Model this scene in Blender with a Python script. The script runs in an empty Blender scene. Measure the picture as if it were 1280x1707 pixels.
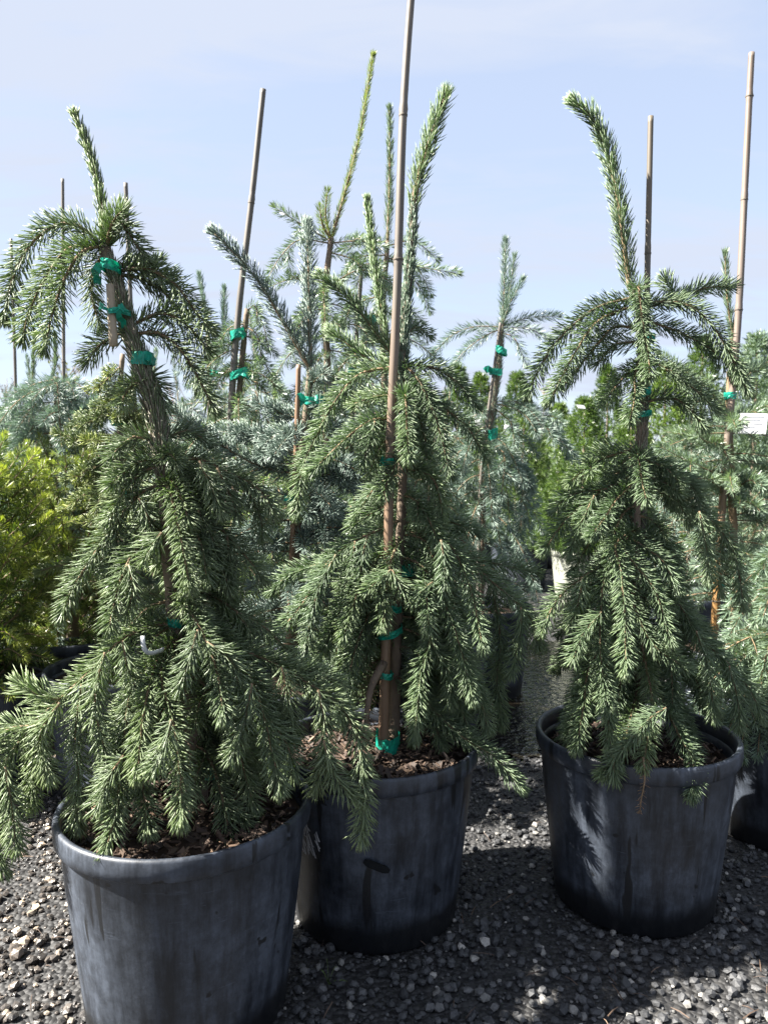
import bpy, math, random
import numpy as np
from mathutils import Vector

random.seed(7)
rng = np.random.default_rng(11)
scn = bpy.context.scene
COL = scn.collection
R = math.radians

# ------------------------------------------------------------------ camera
CAM_H = 0.883                    # crouching photographer
F_PX = 1286.0                    # focal length in photo pixels (photo 1280 x 1707)
PITCH = math.atan(80.0 / F_PX)
cd = bpy.data.cameras.new('camera')
cam = bpy.data.objects.new('camera', cd)
COL.objects.link(cam)
cam.location = (0, 0, CAM_H)
cam.rotation_euler = (math.pi / 2 - PITCH, 0, 0)
cd.sensor_fit = 'VERTICAL'
cd.sensor_height = 36.0
cd.sensor_width = 27.0
cd.lens = F_PX / 1707.0 * 36.0
cd.clip_start = 0.02
cd.clip_end = 900
cd.dof.use_dof = True
cd.dof.focus_distance = 1.35
cd.dof.aperture_fstop = 8.0
scn.camera = cam

# ------------------------------------------------------------------ sun and sky
SUN_DIR = Vector((-0.70, -0.09, 0.72)).normalized()     # towards the sun: left, high
sun_el = math.asin(SUN_DIR.z)
sun_az = math.atan2(SUN_DIR.x, SUN_DIR.y)
sd = bpy.data.lights.new('sun', 'SUN')
sd.energy = 4.6
sd.angle = R(0.53)
sd.color = (1.0, 0.95, 0.86)
so = bpy.data.objects.new('sun', sd)
COL.objects.link(so)
so.rotation_euler = (-SUN_DIR).to_track_quat('-Z', 'Y').to_euler()
so.location = (-3, -1, 5)

w = bpy.data.worlds.new('World')
scn.world = w
w.use_nodes = True
nt = w.node_tree
for n in list(nt.nodes):
    nt.nodes.remove(n)
def wn(t, **k):
    n = nt.nodes.new(t)
    for a, b in k.items():
        setattr(n, a, b)
    return n
wo = wn('ShaderNodeOutputWorld')
bg = wn('ShaderNodeBackground')
bg.inputs['Strength'].default_value = 0.05
sky = wn('ShaderNodeTexSky', sky_type='NISHITA', sun_disc=False)
sky.sun_elevation = sun_el
sky.sun_rotation = sun_az
sky.altitude = 100
sky.air_density = 1.0
sky.dust_density = 1.5
sky.ozone_density = 1.6
geo = wn('ShaderNodeTexCoord')
sep = wn('ShaderNodeSeparateXYZ')
nt.links.new(geo.outputs['Generated'], sep.inputs[0])
# project the view direction on a cloud layer overhead
addz = wn('ShaderNodeMath', operation='ADD'); addz.inputs[1].default_value = 0.16
mx = wn('ShaderNodeMath', operation='MAXIMUM'); mx.inputs[1].default_value = 0.0
nt.links.new(sep.outputs['Z'], mx.inputs[0]); nt.links.new(mx.outputs[0], addz.inputs[0])
dx = wn('ShaderNodeMath', operation='DIVIDE'); dy = wn('ShaderNodeMath', operation='DIVIDE')
nt.links.new(sep.outputs['X'], dx.inputs[0]); nt.links.new(addz.outputs[0], dx.inputs[1])
nt.links.new(sep.outputs['Y'], dy.inputs[0]); nt.links.new(addz.outputs[0], dy.inputs[1])
cmb = wn('ShaderNodeCombineXYZ')
nt.links.new(dx.outputs[0], cmb.inputs[0]); nt.links.new(dy.outputs[0], cmb.inputs[1])
mp = wn('ShaderNodeMapping')
mp.inputs['Scale'].default_value = (0.75, 2.0, 1)
mp.inputs['Rotation'].default_value = (0, 0, R(-14))
mp.inputs['Location'].default_value = (1.3, 0.4, 0)
nt.links.new(cmb.outputs[0], mp.inputs[0])
n1 = wn('ShaderNodeTexNoise'); n1.inputs['Scale'].default_value = 1.0; n1.inputs['Detail'].default_value = 7; n1.inputs['Roughness'].default_value = 0.5; n1.inputs['Distortion'].default_value = 0.5
nt.links.new(mp.outputs[0], n1.inputs['Vector'])
cr = wn('ShaderNodeMapRange'); cr.inputs['From Min'].default_value = 0.40; cr.inputs['From Max'].default_value = 0.62; cr.inputs['To Min'].default_value = 0.66; cr.inputs['To Max'].default_value = 1.0; cr.clamp = True

n2w = wn('ShaderNodeTexNoise'); n2w.inputs['Scale'].default_value = 3.2; n2w.inputs['Detail'].default_value = 8; n2w.inputs['Roughness'].default_value = 0.6; n2w.inputs['Distortion'].default_value = 0.8
nt.links.new(mp.outputs[0], n2w.inputs['Vector'])
nsum = wn('ShaderNodeMath', operation='MULTIPLY_ADD'); nsum.inputs[1].default_value = 0.45
nofs = wn('ShaderNodeMath', operation='ADD'); nofs.inputs[1].default_value = -0.225
nt.links.new(n2w.outputs['Fac'], nsum.inputs[0]); nt.links.new(n1.outputs['Fac'], nofs.inputs[0]); nt.links.new(nofs.outputs[0], nsum.inputs[2])
cmix = wn('ShaderNodeMix', data_type='RGBA')
nt.links.new(nsum.outputs[0], cr.inputs['Value'])
cmix.inputs['B'].default_value = (2.35, 2.6, 3.15, 1)
nt.links.new(cr.outputs['Result'], cmix.inputs['Factor'])
nt.links.new(sky.outputs[0], cmix.inputs['A'])
nt.links.new(cmix.outputs['Result'], bg.inputs['Color'])
nt.links.new(bg.outputs[0], wo.inputs[0])

scn.view_settings.view_transform = 'Standard'
scn.view_settings.look = 'None'
scn.view_settings.gamma = 1.0
scn.view_settings.exposure = 2.62
scn.view_settings.use_curve_mapping = False
scn.render.engine = 'CYCLES'
scn.cycles.max_bounces = 8
scn.cycles.diffuse_bounces = 4
scn.cycles.glossy_bounces = 3
scn.cycles.transmission_bounces = 4
scn.cycles.transparent_max_bounces = 4

# ------------------------------------------------------------------ helpers
FW = np.array((0, math.cos(PITCH), -math.sin(PITCH)))
UP = np.array((0, math.sin(PITCH), math.cos(PITCH)))
def at(u, v, Y):
    """world point seen at photo pixel (u, v) whose distance in front is Y"""
    d = FW + np.array(((u - 640) / F_PX, 0, 0)) - (v - 853.5) / F_PX * UP
    return d * (Y / d[1]) + np.array((0, 0, CAM_H))

def mesh_tris(name, V, T, mat, attrs=None, smooth=False):
    me = bpy.data.meshes.new(name)
    V = np.asarray(V, np.float32); T = np.asarray(T, np.int32)
    nv, ntr = len(V), len(T)
    me.vertices.add(nv); me.vertices.foreach_set('co', V.ravel())
    me.loops.add(ntr * 3); me.loops.foreach_set('vertex_index', T.ravel())
    me.polygons.add(ntr)
    me.polygons.foreach_set('loop_start', np.arange(0, ntr * 3, 3, dtype=np.int32))
    me.polygons.foreach_set('use_smooth', np.full(ntr, smooth, dtype=bool))
    if attrs:
        for k, a in attrs.items():
            at_ = me.attributes.new(k, 'FLOAT', 'POINT')
            at_.data.foreach_set('value', np.asarray(a, np.float32))
    me.update(calc_edges=True)
    if mat is not None:
        me.materials.append(mat)
    return me

def mesh_poly(name, V, F, mat, smooth=False):
    me = bpy.data.meshes.new(name)
    me.from_pydata([tuple(map(float, v)) for v in V], [], F)
    if smooth:
        me.polygons.foreach_set('use_smooth', np.ones(len(me.polygons), dtype=bool))
    me.update()
    if mat is not None:
        me.materials.append(mat)
    return me

def link(name, data, parent=None, loc=None):
    o = bpy.data.objects.new(name, data)
    COL.objects.link(o)
    if parent is not None:
        o.parent = parent
    if loc is not None:
        o.location = loc
    return o

def tag(o, label=None, cat=None, group=None, kind=None):
    if label: o['label'] = label
    if cat: o['category'] = cat
    if group: o['group'] = group
    if kind: o['kind'] = kind
    return o

def copy_tree(o, parent=None):
    c = o.copy(); COL.objects.link(c)
    if parent is not None: c.parent = parent
    for ch in list(o.children):
        copy_tree(ch, c)
    return c

# ------------------------------------------------------------------ materials
def mat_new(name):
    m = bpy.data.materials.new(name); m.use_nodes = True
    t = m.node_tree
    b = t.nodes['Principled BSDF']; out = t.nodes['Material Output']
    return m, t, b, out
def nd(t, typ, **k):
    n = t.nodes.new(typ)
    for a, b in k.items():
        setattr(n, a, b)
    return n
def ramp(t, stops, interp='LINEAR'):
    n = t.nodes.new('ShaderNodeValToRGB'); n.color_ramp.interpolation = interp
    e = n.color_ramp.elements
    while len(e) < len(stops): e.new(0.5)
    for q, (p, c) in zip(e, stops):
        q.position = p; q.color = (*c, 1)
    return n
def noise(t, vec, scale, detail=4, rough=0.55):
    n = t.nodes.new('ShaderNodeTexNoise'); n.inputs['Scale'].default_value = scale
    n.inputs['Detail'].default_value = detail; n.inputs['Roughness'].default_value = rough
    if vec is not None: t.links.new(vec, n.inputs['Vector'])
    return n

def needle_mat(name, dark, mid, light, rough=0.38, trans=0.22, tcol=None):
    """needles: 'tint' varies from needle to needle, the object's random number from branch to branch"""
    m, t, b, out = mat_new(name)
    a = nd(t, 'ShaderNodeAttribute', attribute_name='tint')
    oi = nd(t, 'ShaderNodeObjectInfo')
    mr = nd(t, 'ShaderNodeMath', operation='MULTIPLY_ADD'); mr.inputs[1].default_value = 0.30
    t.links.new(oi.outputs['Random'], mr.inputs[0]); 
    sc = nd(t, 'ShaderNodeMath', operation='MULTIPLY'); sc.inputs[1].default_value = 0.75
    t.links.new(a.outputs['Fac'], sc.inputs[0]); t.links.new(sc.outputs[0], mr.inputs[2])
    r = ramp(t, [(0.0, dark), (0.45, mid), (1.0, light)])
    t.links.new(mr.outputs[0], r.inputs['Fac'])
    t.links.new(r.outputs[0], b.inputs['Base Color'])
    b.inputs['Roughness'].default_value = rough
    b.inputs['Specular IOR Level'].default_value = 0.6
    tr = nd(t, 'ShaderNodeBsdfTranslucent')
    hs = nd(t, 'ShaderNodeMix', data_type='RGBA', blend_type='MULTIPLY'); hs.inputs['Factor'].default_value = 1
    t.links.new(r.outputs[0], hs.inputs['A']); hs.inputs['B'].default_value = (*(tcol or (1.5, 1.7, 0.7)), 1)
    t.links.new(hs.outputs['Result'], tr.inputs['Color'])
    mx = nd(t, 'ShaderNodeMixShader'); mx.inputs[0].default_value = trans
    t.links.new(b.outputs[0], mx.inputs[1]); t.links.new(tr.outputs[0], mx.inputs[2])
    t.links.new(mx.outputs[0], out.inputs['Surface'])
    return m

N_GREEN = needle_mat('needles_grey_green', (0.108, 0.146, 0.090), (0.184, 0.234, 0.136), (0.275, 0.325, 0.178), rough=0.42, trans=0.42)
N_GREEN2 = needle_mat('needles_green', (0.102, 0.148, 0.094), (0.174, 0.234, 0.140), (0.262, 0.322, 0.178), rough=0.42, trans=0.42)
N_BLUE = needle_mat('needles_blue', (0.078, 0.118, 0.100), (0.145, 0.198, 0.166), (0.235, 0.295, 0.245), rough=0.45, trans=0.15, tcol=(1.2, 1.5, 1.0))
N_BLUEG = needle_mat('needles_blue_green', (0.066, 0.104, 0.074), (0.122, 0.175, 0.122), (0.20, 0.255, 0.165), trans=0.18)
N_FIR = needle_mat('needles_fir', (0.060, 0.095, 0.040), (0.140, 0.185, 0.070), (0.32, 0.35, 0.10), trans=0.28)
N_YEW = needle_mat('needles_yew', (0.028, 0.050, 0.014), (0.065, 0.105, 0.024), (0.33, 0.36, 0.060), trans=0.28)
N_ALB = needle_mat('needles_bright', (0.032, 0.062, 0.020), (0.072, 0.118, 0.034), (0.18, 0.25, 0.065), trans=0.28)
N_OLD = needle_mat('needles_old', (0.15, 0.14, 0.095), (0.26, 0.235, 0.17), (0.38, 0.35, 0.26), rough=0.5, trans=0.05, tcol=(1, 1, .8))
N_DEAD = needle_mat('needles_dead', (0.09, 0.05, 0.025), (0.16, 0.095, 0.05), (0.42, 0.31, 0.18), rough=0.6, trans=0.05, tcol=(1, 1, .8))

def wood_mat(name, a, b_, scale=60, rough=0.75, stretch=0.12, bump=0.4):
    m, t, b, out = mat_new(name)
    tc = nd(t, 'ShaderNodeTexCoord'); mp = nd(t, 'ShaderNodeMapping'); mp.inputs['Scale'].default_value = (1, 1, stretch)
    t.links.new(tc.outputs['Object'], mp.inputs[0])
    n = noise(t, mp.outputs[0], scale, 6, 0.6)
    n2 = noise(t, tc.outputs['Object'], 14, 3)
    mi = nd(t, 'ShaderNodeMath', operation='MULTIPLY_ADD'); mi.inputs[1].default_value = 0.5
    t.links.new(n2.outputs['Fac'], mi.inputs[0])
    h = nd(t, 'ShaderNodeMath', operation='MULTIPLY'); h.inputs[1].default_value = 0.5
    t.links.new(n.outputs['Fac'], h.inputs[0]); t.links.new(h.outputs[0], mi.inputs[2])
    r = ramp(t, [(0.32, a), (0.68, b_)])
    t.links.new(mi.outputs[0], r.inputs['Fac']); t.links.new(r.outputs[0], b.inputs['Base Color'])
    b.inputs['Roughness'].default_value = rough
    bp = nd(t, 'ShaderNodeBump'); bp.inputs['Strength'].default_value = bump; bp.inputs['Distance'].default_value = 0.003
    t.links.new(n.outputs['Fac'], bp.inputs['Height']); t.links.new(bp.outputs[0], b.inputs['Normal'])
    return m
BARK = wood_mat('bark', (0.075, 0.055, 0.040), (0.22, 0.165, 0.118), 45, 0.85, 0.5, 0.8)
TWIG = wood_mat('twig_bark', (0.10, 0.066, 0.036), (0.24, 0.165, 0.095), 80, 0.8)
def cane_mat(name, low, high, z0, z1):
    m, t, b, out = mat_new(name)
    tc = nd(t, 'ShaderNodeTexCoord'); mp = nd(t, 'ShaderNodeMapping'); mp.inputs['Scale'].default_value = (1, 1, 0.04)
    t.links.new(tc.outputs['Object'], mp.inputs[0])
    n = noise(t, mp.outputs[0], 110, 6, 0.65); n2 = noise(t, tc.outputs['Object'], 9, 4, 0.6)
    sz = nd(t, 'ShaderNodeSeparateXYZ'); t.links.new(tc.outputs['Object'], sz.inputs[0])
    mr = nd(t, 'ShaderNodeMapRange'); mr.inputs['From Min'].default_value = z0; mr.inputs['From Max'].default_value = z1; t.links.new(sz.outputs['Z'], mr.inputs['Value'])
    ad = nd(t, 'ShaderNodeMath', operation='MULTIPLY_ADD'); ad.inputs[1].default_value = 0.8; ad.inputs[2].default_value = -0.4; t.links.new(n2.outputs['Fac'], ad.inputs[0])
    sm = nd(t, 'ShaderNodeMath', operation='ADD'); sm.use_clamp = True; t.links.new(mr.outputs['Result'], sm.inputs[0]); t.links.new(ad.outputs[0], sm.inputs[1])
    mx = nd(t, 'ShaderNodeMix', data_type='RGBA'); mx.inputs['A'].default_value = (*low, 1); mx.inputs['B'].default_value = (*high, 1); t.links.new(sm.outputs[0], mx.inputs['Factor'])
    v = nd(t, 'ShaderNodeMapRange'); v.inputs['From Min'].default_value = 0.3; v.inputs['From Max'].default_value = 0.7; v.inputs['To Min'].default_value = 0.6; v.inputs['To Max'].default_value = 1.25; t.links.new(n.outputs['Fac'], v.inputs['Value'])
    mu = nd(t, 'ShaderNodeVectorMath', operation='SCALE'); t.links.new(mx.outputs['Result'], mu.inputs[0]); t.links.new(v.outputs['Result'], mu.inputs['Scale'])
    t.links.new(mu.outputs[0], b.inputs['Base Color']); b.inputs['Roughness'].default_value = 0.55
    bp = nd(t, 'ShaderNodeBump'); bp.inputs['Strength'].default_value = 0.25; bp.inputs['Distance'].default_value = 0.002
    t.links.new(n.outputs['Fac'], bp.inputs['Height']); t.links.new(bp.outputs[0], b.inputs['Normal'])
    return m
CANE_LONG = cane_mat('cane_long', (0.185, 0.118, 0.074), (0.125, 0.106, 0.088), 0.45, 0.95)
CANE_TALL = cane_mat('cane_tall', (0.22, 0.12, 0.04), (0.155, 0.122, 0.10), 0.15, 0.65)
CANE_SLIM = cane_mat('cane_slim', (0.19, 0.095, 0.035), (0.105, 0.088, 0.066), 0.10, 0.45)
CANE_GREY = wood_mat('cane_weathered', (0.065, 0.056, 0.047), (0.145, 0.127, 0.108), 90, 0.6, 0.05, 0.25)
CANE_TAN = wood_mat('cane_tan', (0.24, 0.15, 0.075), (0.42, 0.29, 0.16), 90, 0.5, 0.05, 0.2)
CANE_BROWN = wood_mat('cane_brown', (0.11, 0.062, 0.034), (0.22, 0.135, 0.08), 90, 0.55, 0.05, 0.25)
NODE = wood_mat('cane_node', (0.045, 0.036, 0.028), (0.16, 0.135, 0.105), 200, 0.7, 1.0, 0.3)
DOWEL = wood_mat('dowel_wood', (0.22, 0.175, 0.12), (0.36, 0.30, 0.22), 120, 0.7, 0.08, 0.2)

def pot_mat():
    m, t, b, out = mat_new('black_plastic_pot')
    tc = nd(t, 'ShaderNodeTexCoord')
    oi = nd(t, 'ShaderNodeObjectInfo')
    ofs = nd(t, 'ShaderNodeVectorMath', operation='SCALE'); ofs.inputs['Scale'].default_value = 7.0
    cx = nd(t, 'ShaderNodeCombineXYZ')
    for i in range(3): t.links.new(oi.outputs['Random'], cx.inputs[i])
    t.links.new(cx.outputs[0], ofs.inputs[0])
    ad = nd(t, 'ShaderNodeVectorMath', operation='ADD')
    t.links.new(tc.outputs['Object'], ad.inputs[0]); t.links.new(ofs.outputs[0], ad.inputs[1])
    dust = noise(t, ad.outputs[0], 6, 8, 0.65)
    mp = nd(t, 'ShaderNodeMapping'); mp.inputs['Scale'].default_value = (1, 1, 0.10)
    t.links.new(ad.outputs[0], mp.inputs[0])
    st = noise(t, mp.outputs[0], 42, 9, 0.7)
    sc = noise(t, ad.outputs[0], 130, 4, 0.7)
    # dusty film = cloudy patches with vertical streaks
    fine = noise(t, ad.outputs[0], 45, 9, 0.78)
    mpf = nd(t, 'ShaderNodeMapping'); mpf.inputs['Scale'].default_value = (1, 1, 9); mpf.inputs['Rotation'].default_value = (0.15, 0.2, 0); t.links.new(ad.outputs[0], mpf.inputs[0])
    scr = noise(t, mpf.outputs[0], 14, 6, 0.75)
    s1 = nd(t, 'ShaderNodeMath', operation='MULTIPLY'); t.links.new(dust.outputs['Fac'], s1.inputs[0]); t.links.new(st.outputs['Fac'], s1.inputs[1])
    mr = nd(t, 'ShaderNodeMapRange'); mr.inputs['From Min'].default_value = 0.16; mr.inputs['From Max'].default_value = 0.36; t.links.new(s1.outputs[0], mr.inputs['Value'])
    mf = nd(t, 'ShaderNodeMapRange'); mf.inputs['From Min'].default_value = 0.30; mf.inputs['From Max'].default_value = 0.68; mf.inputs['To Min'].default_value = 0.25; mf.inputs['To Max'].default_value = 1.5; t.links.new(fine.outputs['Fac'], mf.inputs['Value'])
    ms = nd(t, 'ShaderNodeMapRange'); ms.inputs['From Min'].default_value = 0.62; ms.inputs['From Max'].default_value = 0.70; ms.inputs['To Max'].default_value = 0.5; t.links.new(scr.outputs['Fac'], ms.inputs['Value'])
    mm = nd(t, 'ShaderNodeMath', operation='MULTIPLY_ADD'); mm.use_clamp = True; t.links.new(mr.outputs['Result'], mm.inputs[0]); t.links.new(mf.outputs['Result'], mm.inputs[1]); t.links.new(ms.outputs['Result'], mm.inputs[2])
    film = nd(t, 'ShaderNodeMix', data_type='RGBA'); film.inputs['A'].default_value = (0.008, 0.010, 0.014, 1); film.inputs['B'].default_value = (0.054, 0.065, 0.086, 1)
    t.links.new(mm.outputs[0], film.inputs['Factor'])
    # narrow wet runs
    mp2 = nd(t, 'ShaderNodeMapping'); mp2.inputs['Scale'].default_value = (1, 1, 0.055)
    t.links.new(ad.outputs[0], mp2.inputs[0])
    run = noise(t, mp2.outputs[0], 30, 3, 0.5)
    rr = nd(t, 'ShaderNodeMapRange'); rr.inputs['From Min'].default_value = 0.635; rr.inputs['From Max'].default_value = 0.655; t.links.new(run.outputs['Fac'], rr.inputs['Value'])
    sp = noise(t, ad.outputs[0], 22, 3, 0.5)
    rs = nd(t, 'ShaderNodeMapRange'); rs.inputs['From Min'].default_value = 0.69; rs.inputs['From Max'].default_value = 0.71; t.links.new(sp.outputs['Fac'], rs.inputs['Value'])
    # the wet foot of the pot
    sz = nd(t, 'ShaderNodeSeparateXYZ'); t.links.new(tc.outputs['Object'], sz.inputs[0])
    wob = nd(t, 'ShaderNodeMath', operation='MULTIPLY_ADD'); wob.inputs[1].default_value = -0.09; t.links.new(dust.outputs['Fac'], wob.inputs[0]); t.links.new(sz.outputs['Z'], wob.inputs[2])
    ft = nd(t, 'ShaderNodeMapRange'); ft.inputs['From Min'].default_value = 0.0; ft.inputs['From Max'].default_value = 0.022; ft.inputs['To Min'].default_value = 1; ft.inputs['To Max'].default_value = 0; t.links.new(wob.outputs[0], ft.inputs['Value'])
    m1 = nd(t, 'ShaderNodeMath', operation='MAXIMUM'); t.links.new(rr.outputs['Result'], m1.inputs[0]); t.links.new(rs.outputs['Result'], m1.inputs[1])
    m2 = nd(t, 'ShaderNodeMath', operation='MAXIMUM'); t.links.new(m1.outputs[0], m2.inputs[0]); t.links.new(ft.outputs['Result'], m2.inputs[1])
    wet = nd(t, 'ShaderNodeMix', data_type='RGBA'); wet.inputs['B'].default_value = (0.006, 0.007, 0.009, 1)
    t.links.new(m2.outputs[0], wet.inputs['Factor']); t.links.new(film.outputs['Result'], wet.inputs['A'])
    t.links.new(wet.outputs['Result'], b.inputs['Base Color'])
    ro = nd(t, 'ShaderNodeMapRange'); ro.inputs['To Min'].default_value = 0.36; ro.inputs['To Max'].default_value = 0.62; t.links.new(mr.outputs['Result'], ro.inputs['Value'])
    t.links.new(ro.outputs['Result'], b.inputs['Roughness'])
    bp = nd(t, 'ShaderNodeBump'); bp.inputs['Strength'].default_value = 0.12; bp.inputs['Distance'].default_value = 0.002
    t.links.new(sc.outputs['Fac'], bp.inputs['Height']); t.links.new(bp.outputs[0], b.inputs['Normal'])
    return m
POT = pot_mat()

def plain(name, col, rough=0.5, spec=0.5, trans=0.0, nscale=40, var=0.25):
    m, t, b, out = mat_new(name)
    tc = nd(t, 'ShaderNodeTexCoord')
    n = noise(t, tc.outputs['Object'], nscale, 4)
    lo = tuple(c * (1 - var) for c in col); hi = tuple(min(1, c * (1 + var)) for c in col)
    r = ramp(t, [(0.3, lo), (0.7, hi)])
    t.links.new(n.outputs['Fac'], r.inputs['Fac']); t.links.new(r.outputs[0], b.inputs['Base Color'])
    b.inputs['Roughness'].default_value = rough; b.inputs['Specular IOR Level'].default_value = spec
    if trans:
        tr = nd(t, 'ShaderNodeBsdfTranslucent'); t.links.new(r.outputs[0], tr.inputs[0])
        mx = nd(t, 'ShaderNodeMixShader'); mx.inputs[0].default_value = trans
        t.links.new(b.outputs[0], mx.inputs[1]); t.links.new(tr.outputs[0], mx.inputs[2]); t.links.new(mx.outputs[0], out.inputs[0])
    return m
TIE = plain('green_tie_tape', (0.022, 0.40, 0.285), 0.35, 0.5, 0.45, 90, 0.3)
WHITE = plain('white_plastic', (0.46, 0.47, 0.48), 0.6, 0.3, 0.1)
CREAM_POT = plain('cream_plastic_pot', (0.25, 0.26, 0.22), 0.5, 0.4, 0, 12, 0.12)
PRINT = plain('grey_print', (0.12, 0.13, 0.15), 0.6)
SOIL = plain('potting_soil', (0.030, 0.020, 0.014), 0.95, 0.2, 0, 70, 0.6)
GRASS = plain('weed_blade', (0.10, 0.14, 0.05), 0.5, 0.4, 0.3)

def chip_mat():
    m, t, b, out = mat_new('bark_chip')
    a = nd(t, 'ShaderNodeAttribute', attribute_name='tint')
    r = ramp(t, [(0, (0.014, 0.009, 0.006)), (0.55, (0.045, 0.027, 0.018)), (0.92, (0.085, 0.053, 0.034)), (1, (0.17, 0.11, 0.07))])
    t.links.new(a.outputs['Fac'], r.inputs[0]); t.links.new(r.outputs[0], b.inputs['Base Color']); b.inputs['Roughness'].default_value = 0.75
    return m
CHIP = chip_mat()

STONE_STOPS = [(0.0, (0.018, 0.019, 0.021)), (0.55, (0.040, 0.041, 0.044)), (0.84, (0.072, 0.072, 0.074)), (0.94, (0.15, 0.145, 0.135)), (1.0, (0.33, 0.31, 0.28))]
def stone_mat(name, src):
    m, t, b, out = mat_new(name)
    tc = nd(t, 'ShaderNodeTexCoord')
    if src == 'attr':
        a = nd(t, 'ShaderNodeAttribute', attribute_name='tint'); f = a.outputs['Fac']
    else:
        a = nd(t, 'ShaderNodeObjectInfo'); f = a.outputs['Random']
    r = ramp(t, STONE_STOPS); t.links.new(f, r.inputs[0])
    g2 = nd(t, 'ShaderNodeNewGeometry')
    n = noise(t, g2.outputs['Position'], 260, 4, 0.7)
    mr = nd(t, 'ShaderNodeMapRange'); mr.inputs['To Min'].default_value = 0.6; mr.inputs['To Max'].default_value = 1.4; t.links.new(n.outputs['Fac'], mr.inputs['Value'])
    # tan pebbles on the left side of the yard, grey basalt elsewhere
    sx = nd(t, 'ShaderNodeSeparateXYZ'); t.links.new(g2.outputs['Position'], sx.inputs[0])
    w1 = noise(t, g2.outputs['Position'], 2.2, 3)
    sm = nd(t, 'ShaderNodeMath', operation='MULTIPLY_ADD'); sm.inputs[1].default_value = 0.5; t.links.new(w1.outputs['Fac'], sm.inputs[0]); t.links.new(sx.outputs['X'], sm.inputs[2])
    lf = nd(t, 'ShaderNodeMapRange'); lf.inputs['From Min'].default_value = -0.35; lf.inputs['From Max'].default_value = 0.02; lf.inputs['To Min'].default_value = 1; lf.inputs['To Max'].default_value = 0; t.links.new(sm.outputs[0], lf.inputs['Value'])
    tn = nd(t, 'ShaderNodeMix', data_type='RGBA', blend_type='MULTIPLY'); t.links.new(lf.outputs['Result'], tn.inputs['Factor']); t.links.new(r.outputs[0], tn.inputs['A']); tn.inputs['B'].default_value = (1.7, 1.45, 1.2, 1)
    mu = nd(t, 'ShaderNodeVectorMath', operation='SCALE'); t.links.new(tn.outputs['Result'], mu.inputs[0]); t.links.new(mr.outputs['Result'], mu.inputs['Scale'])
    t.links.new(mu.outputs[0], b.inputs['Base Color'])
    # wet gravel on the left is glossy
    rg = nd(t, 'ShaderNodeMapRange'); rg.inputs['To Min'].default_value = 0.62; rg.inputs['To Max'].default_value = 0.24; t.links.new(lf.outputs['Result'], rg.inputs['Value'])
    t.links.new(rg.outputs['Result'], b.inputs['Roughness'])
    bp = nd(t, 'ShaderNodeBump'); bp.inputs['Strength'].default_value = 0.5; bp.inputs['Distance'].default_value = 0.002
    t.links.new(n.outputs['Fac'], bp.inputs['Height']); t.links.new(bp.outputs[0], b.inputs['Normal'])
    return m
STONE_A = stone_mat('gravel_stones', 'attr')
STONE_O = stone_mat('gravel_stone', 'obj')

def ground_mat():
    m, t, b, out = mat_new('gravel_ground')
    g = nd(t, 'ShaderNodeNewGeometry')
    v = nd(t, 'ShaderNodeTexVoronoi'); v.inputs['Scale'].default_value = 90; t.links.new(g.outputs['Position'], v.inputs['Vector'])
    n = noise(t, g.outputs['Position'], 3, 6)
    r = ramp(t, [(0.0, (0.010, 0.010, 0.011)), (1.0, (0.045, 0.044, 0.043))])
    sx = nd(t, 'ShaderNodeSeparateColor'); t.links.new(v.outputs['Color'], sx.inputs[0])
    ml = nd(t, 'ShaderNodeMath', operation='MULTIPLY'); t.links.new(sx.outputs[0], ml.inputs[0]); t.links.new(n.outputs['Fac'], ml.inputs[1])
    t.links.new(ml.outputs[0], r.inputs[0]); t.links.new(r.outputs[0], b.inputs['Base Color'])
    b.inputs['Roughness'].default_value = 0.7
    bp = nd(t, 'ShaderNodeBump'); bp.inputs['Strength'].default_value = 0.8; bp.inputs['Distance'].default_value = 0.01
    t.links.new(v.outputs['Distance'], bp.inputs['Height']); bp.invert = True
    t.links.new(bp.outputs[0], b.inputs['Normal'])
    return m
GROUND = ground_mat()

def water_mat():
    m, t, b, out = mat_new('puddle_water')
    b.inputs['Base Color'].default_value = (0.020, 0.018, 0.012, 1)
    g = nd(t, 'ShaderNodeNewGeometry')
    n0 = noise(t, g.outputs['Position'], 5, 4)
    r = ramp(t, [(0.35, (0.004, 0.004, 0.0035)), (0.8, (0.016, 0.012, 0.007))]); t.links.new(n0.outputs['Fac'], r.inputs[0]); t.links.new(r.outputs[0], b.inputs['Base Color'])
    b.inputs['Roughness'].default_value = 0.03
    mp = nd(t, 'ShaderNodeMapping'); mp.inputs['Scale'].default_value = (1, 1.6, 1); t.links.new(g.outputs['Position'], mp.inputs[0])
    n = noise(t, mp.outputs[0], 34, 3, 0.5)
    bp = nd(t, 'ShaderNodeBump'); bp.inputs['Strength'].default_value = 0.75; bp.inputs['Distance'].default_value = 0.012
    t.links.new(n.outputs['Fac'], bp.inputs['Height']); t.links.new(bp.outputs[0], b.inputs['Normal'])
    return m
WATER = water_mat()

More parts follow.
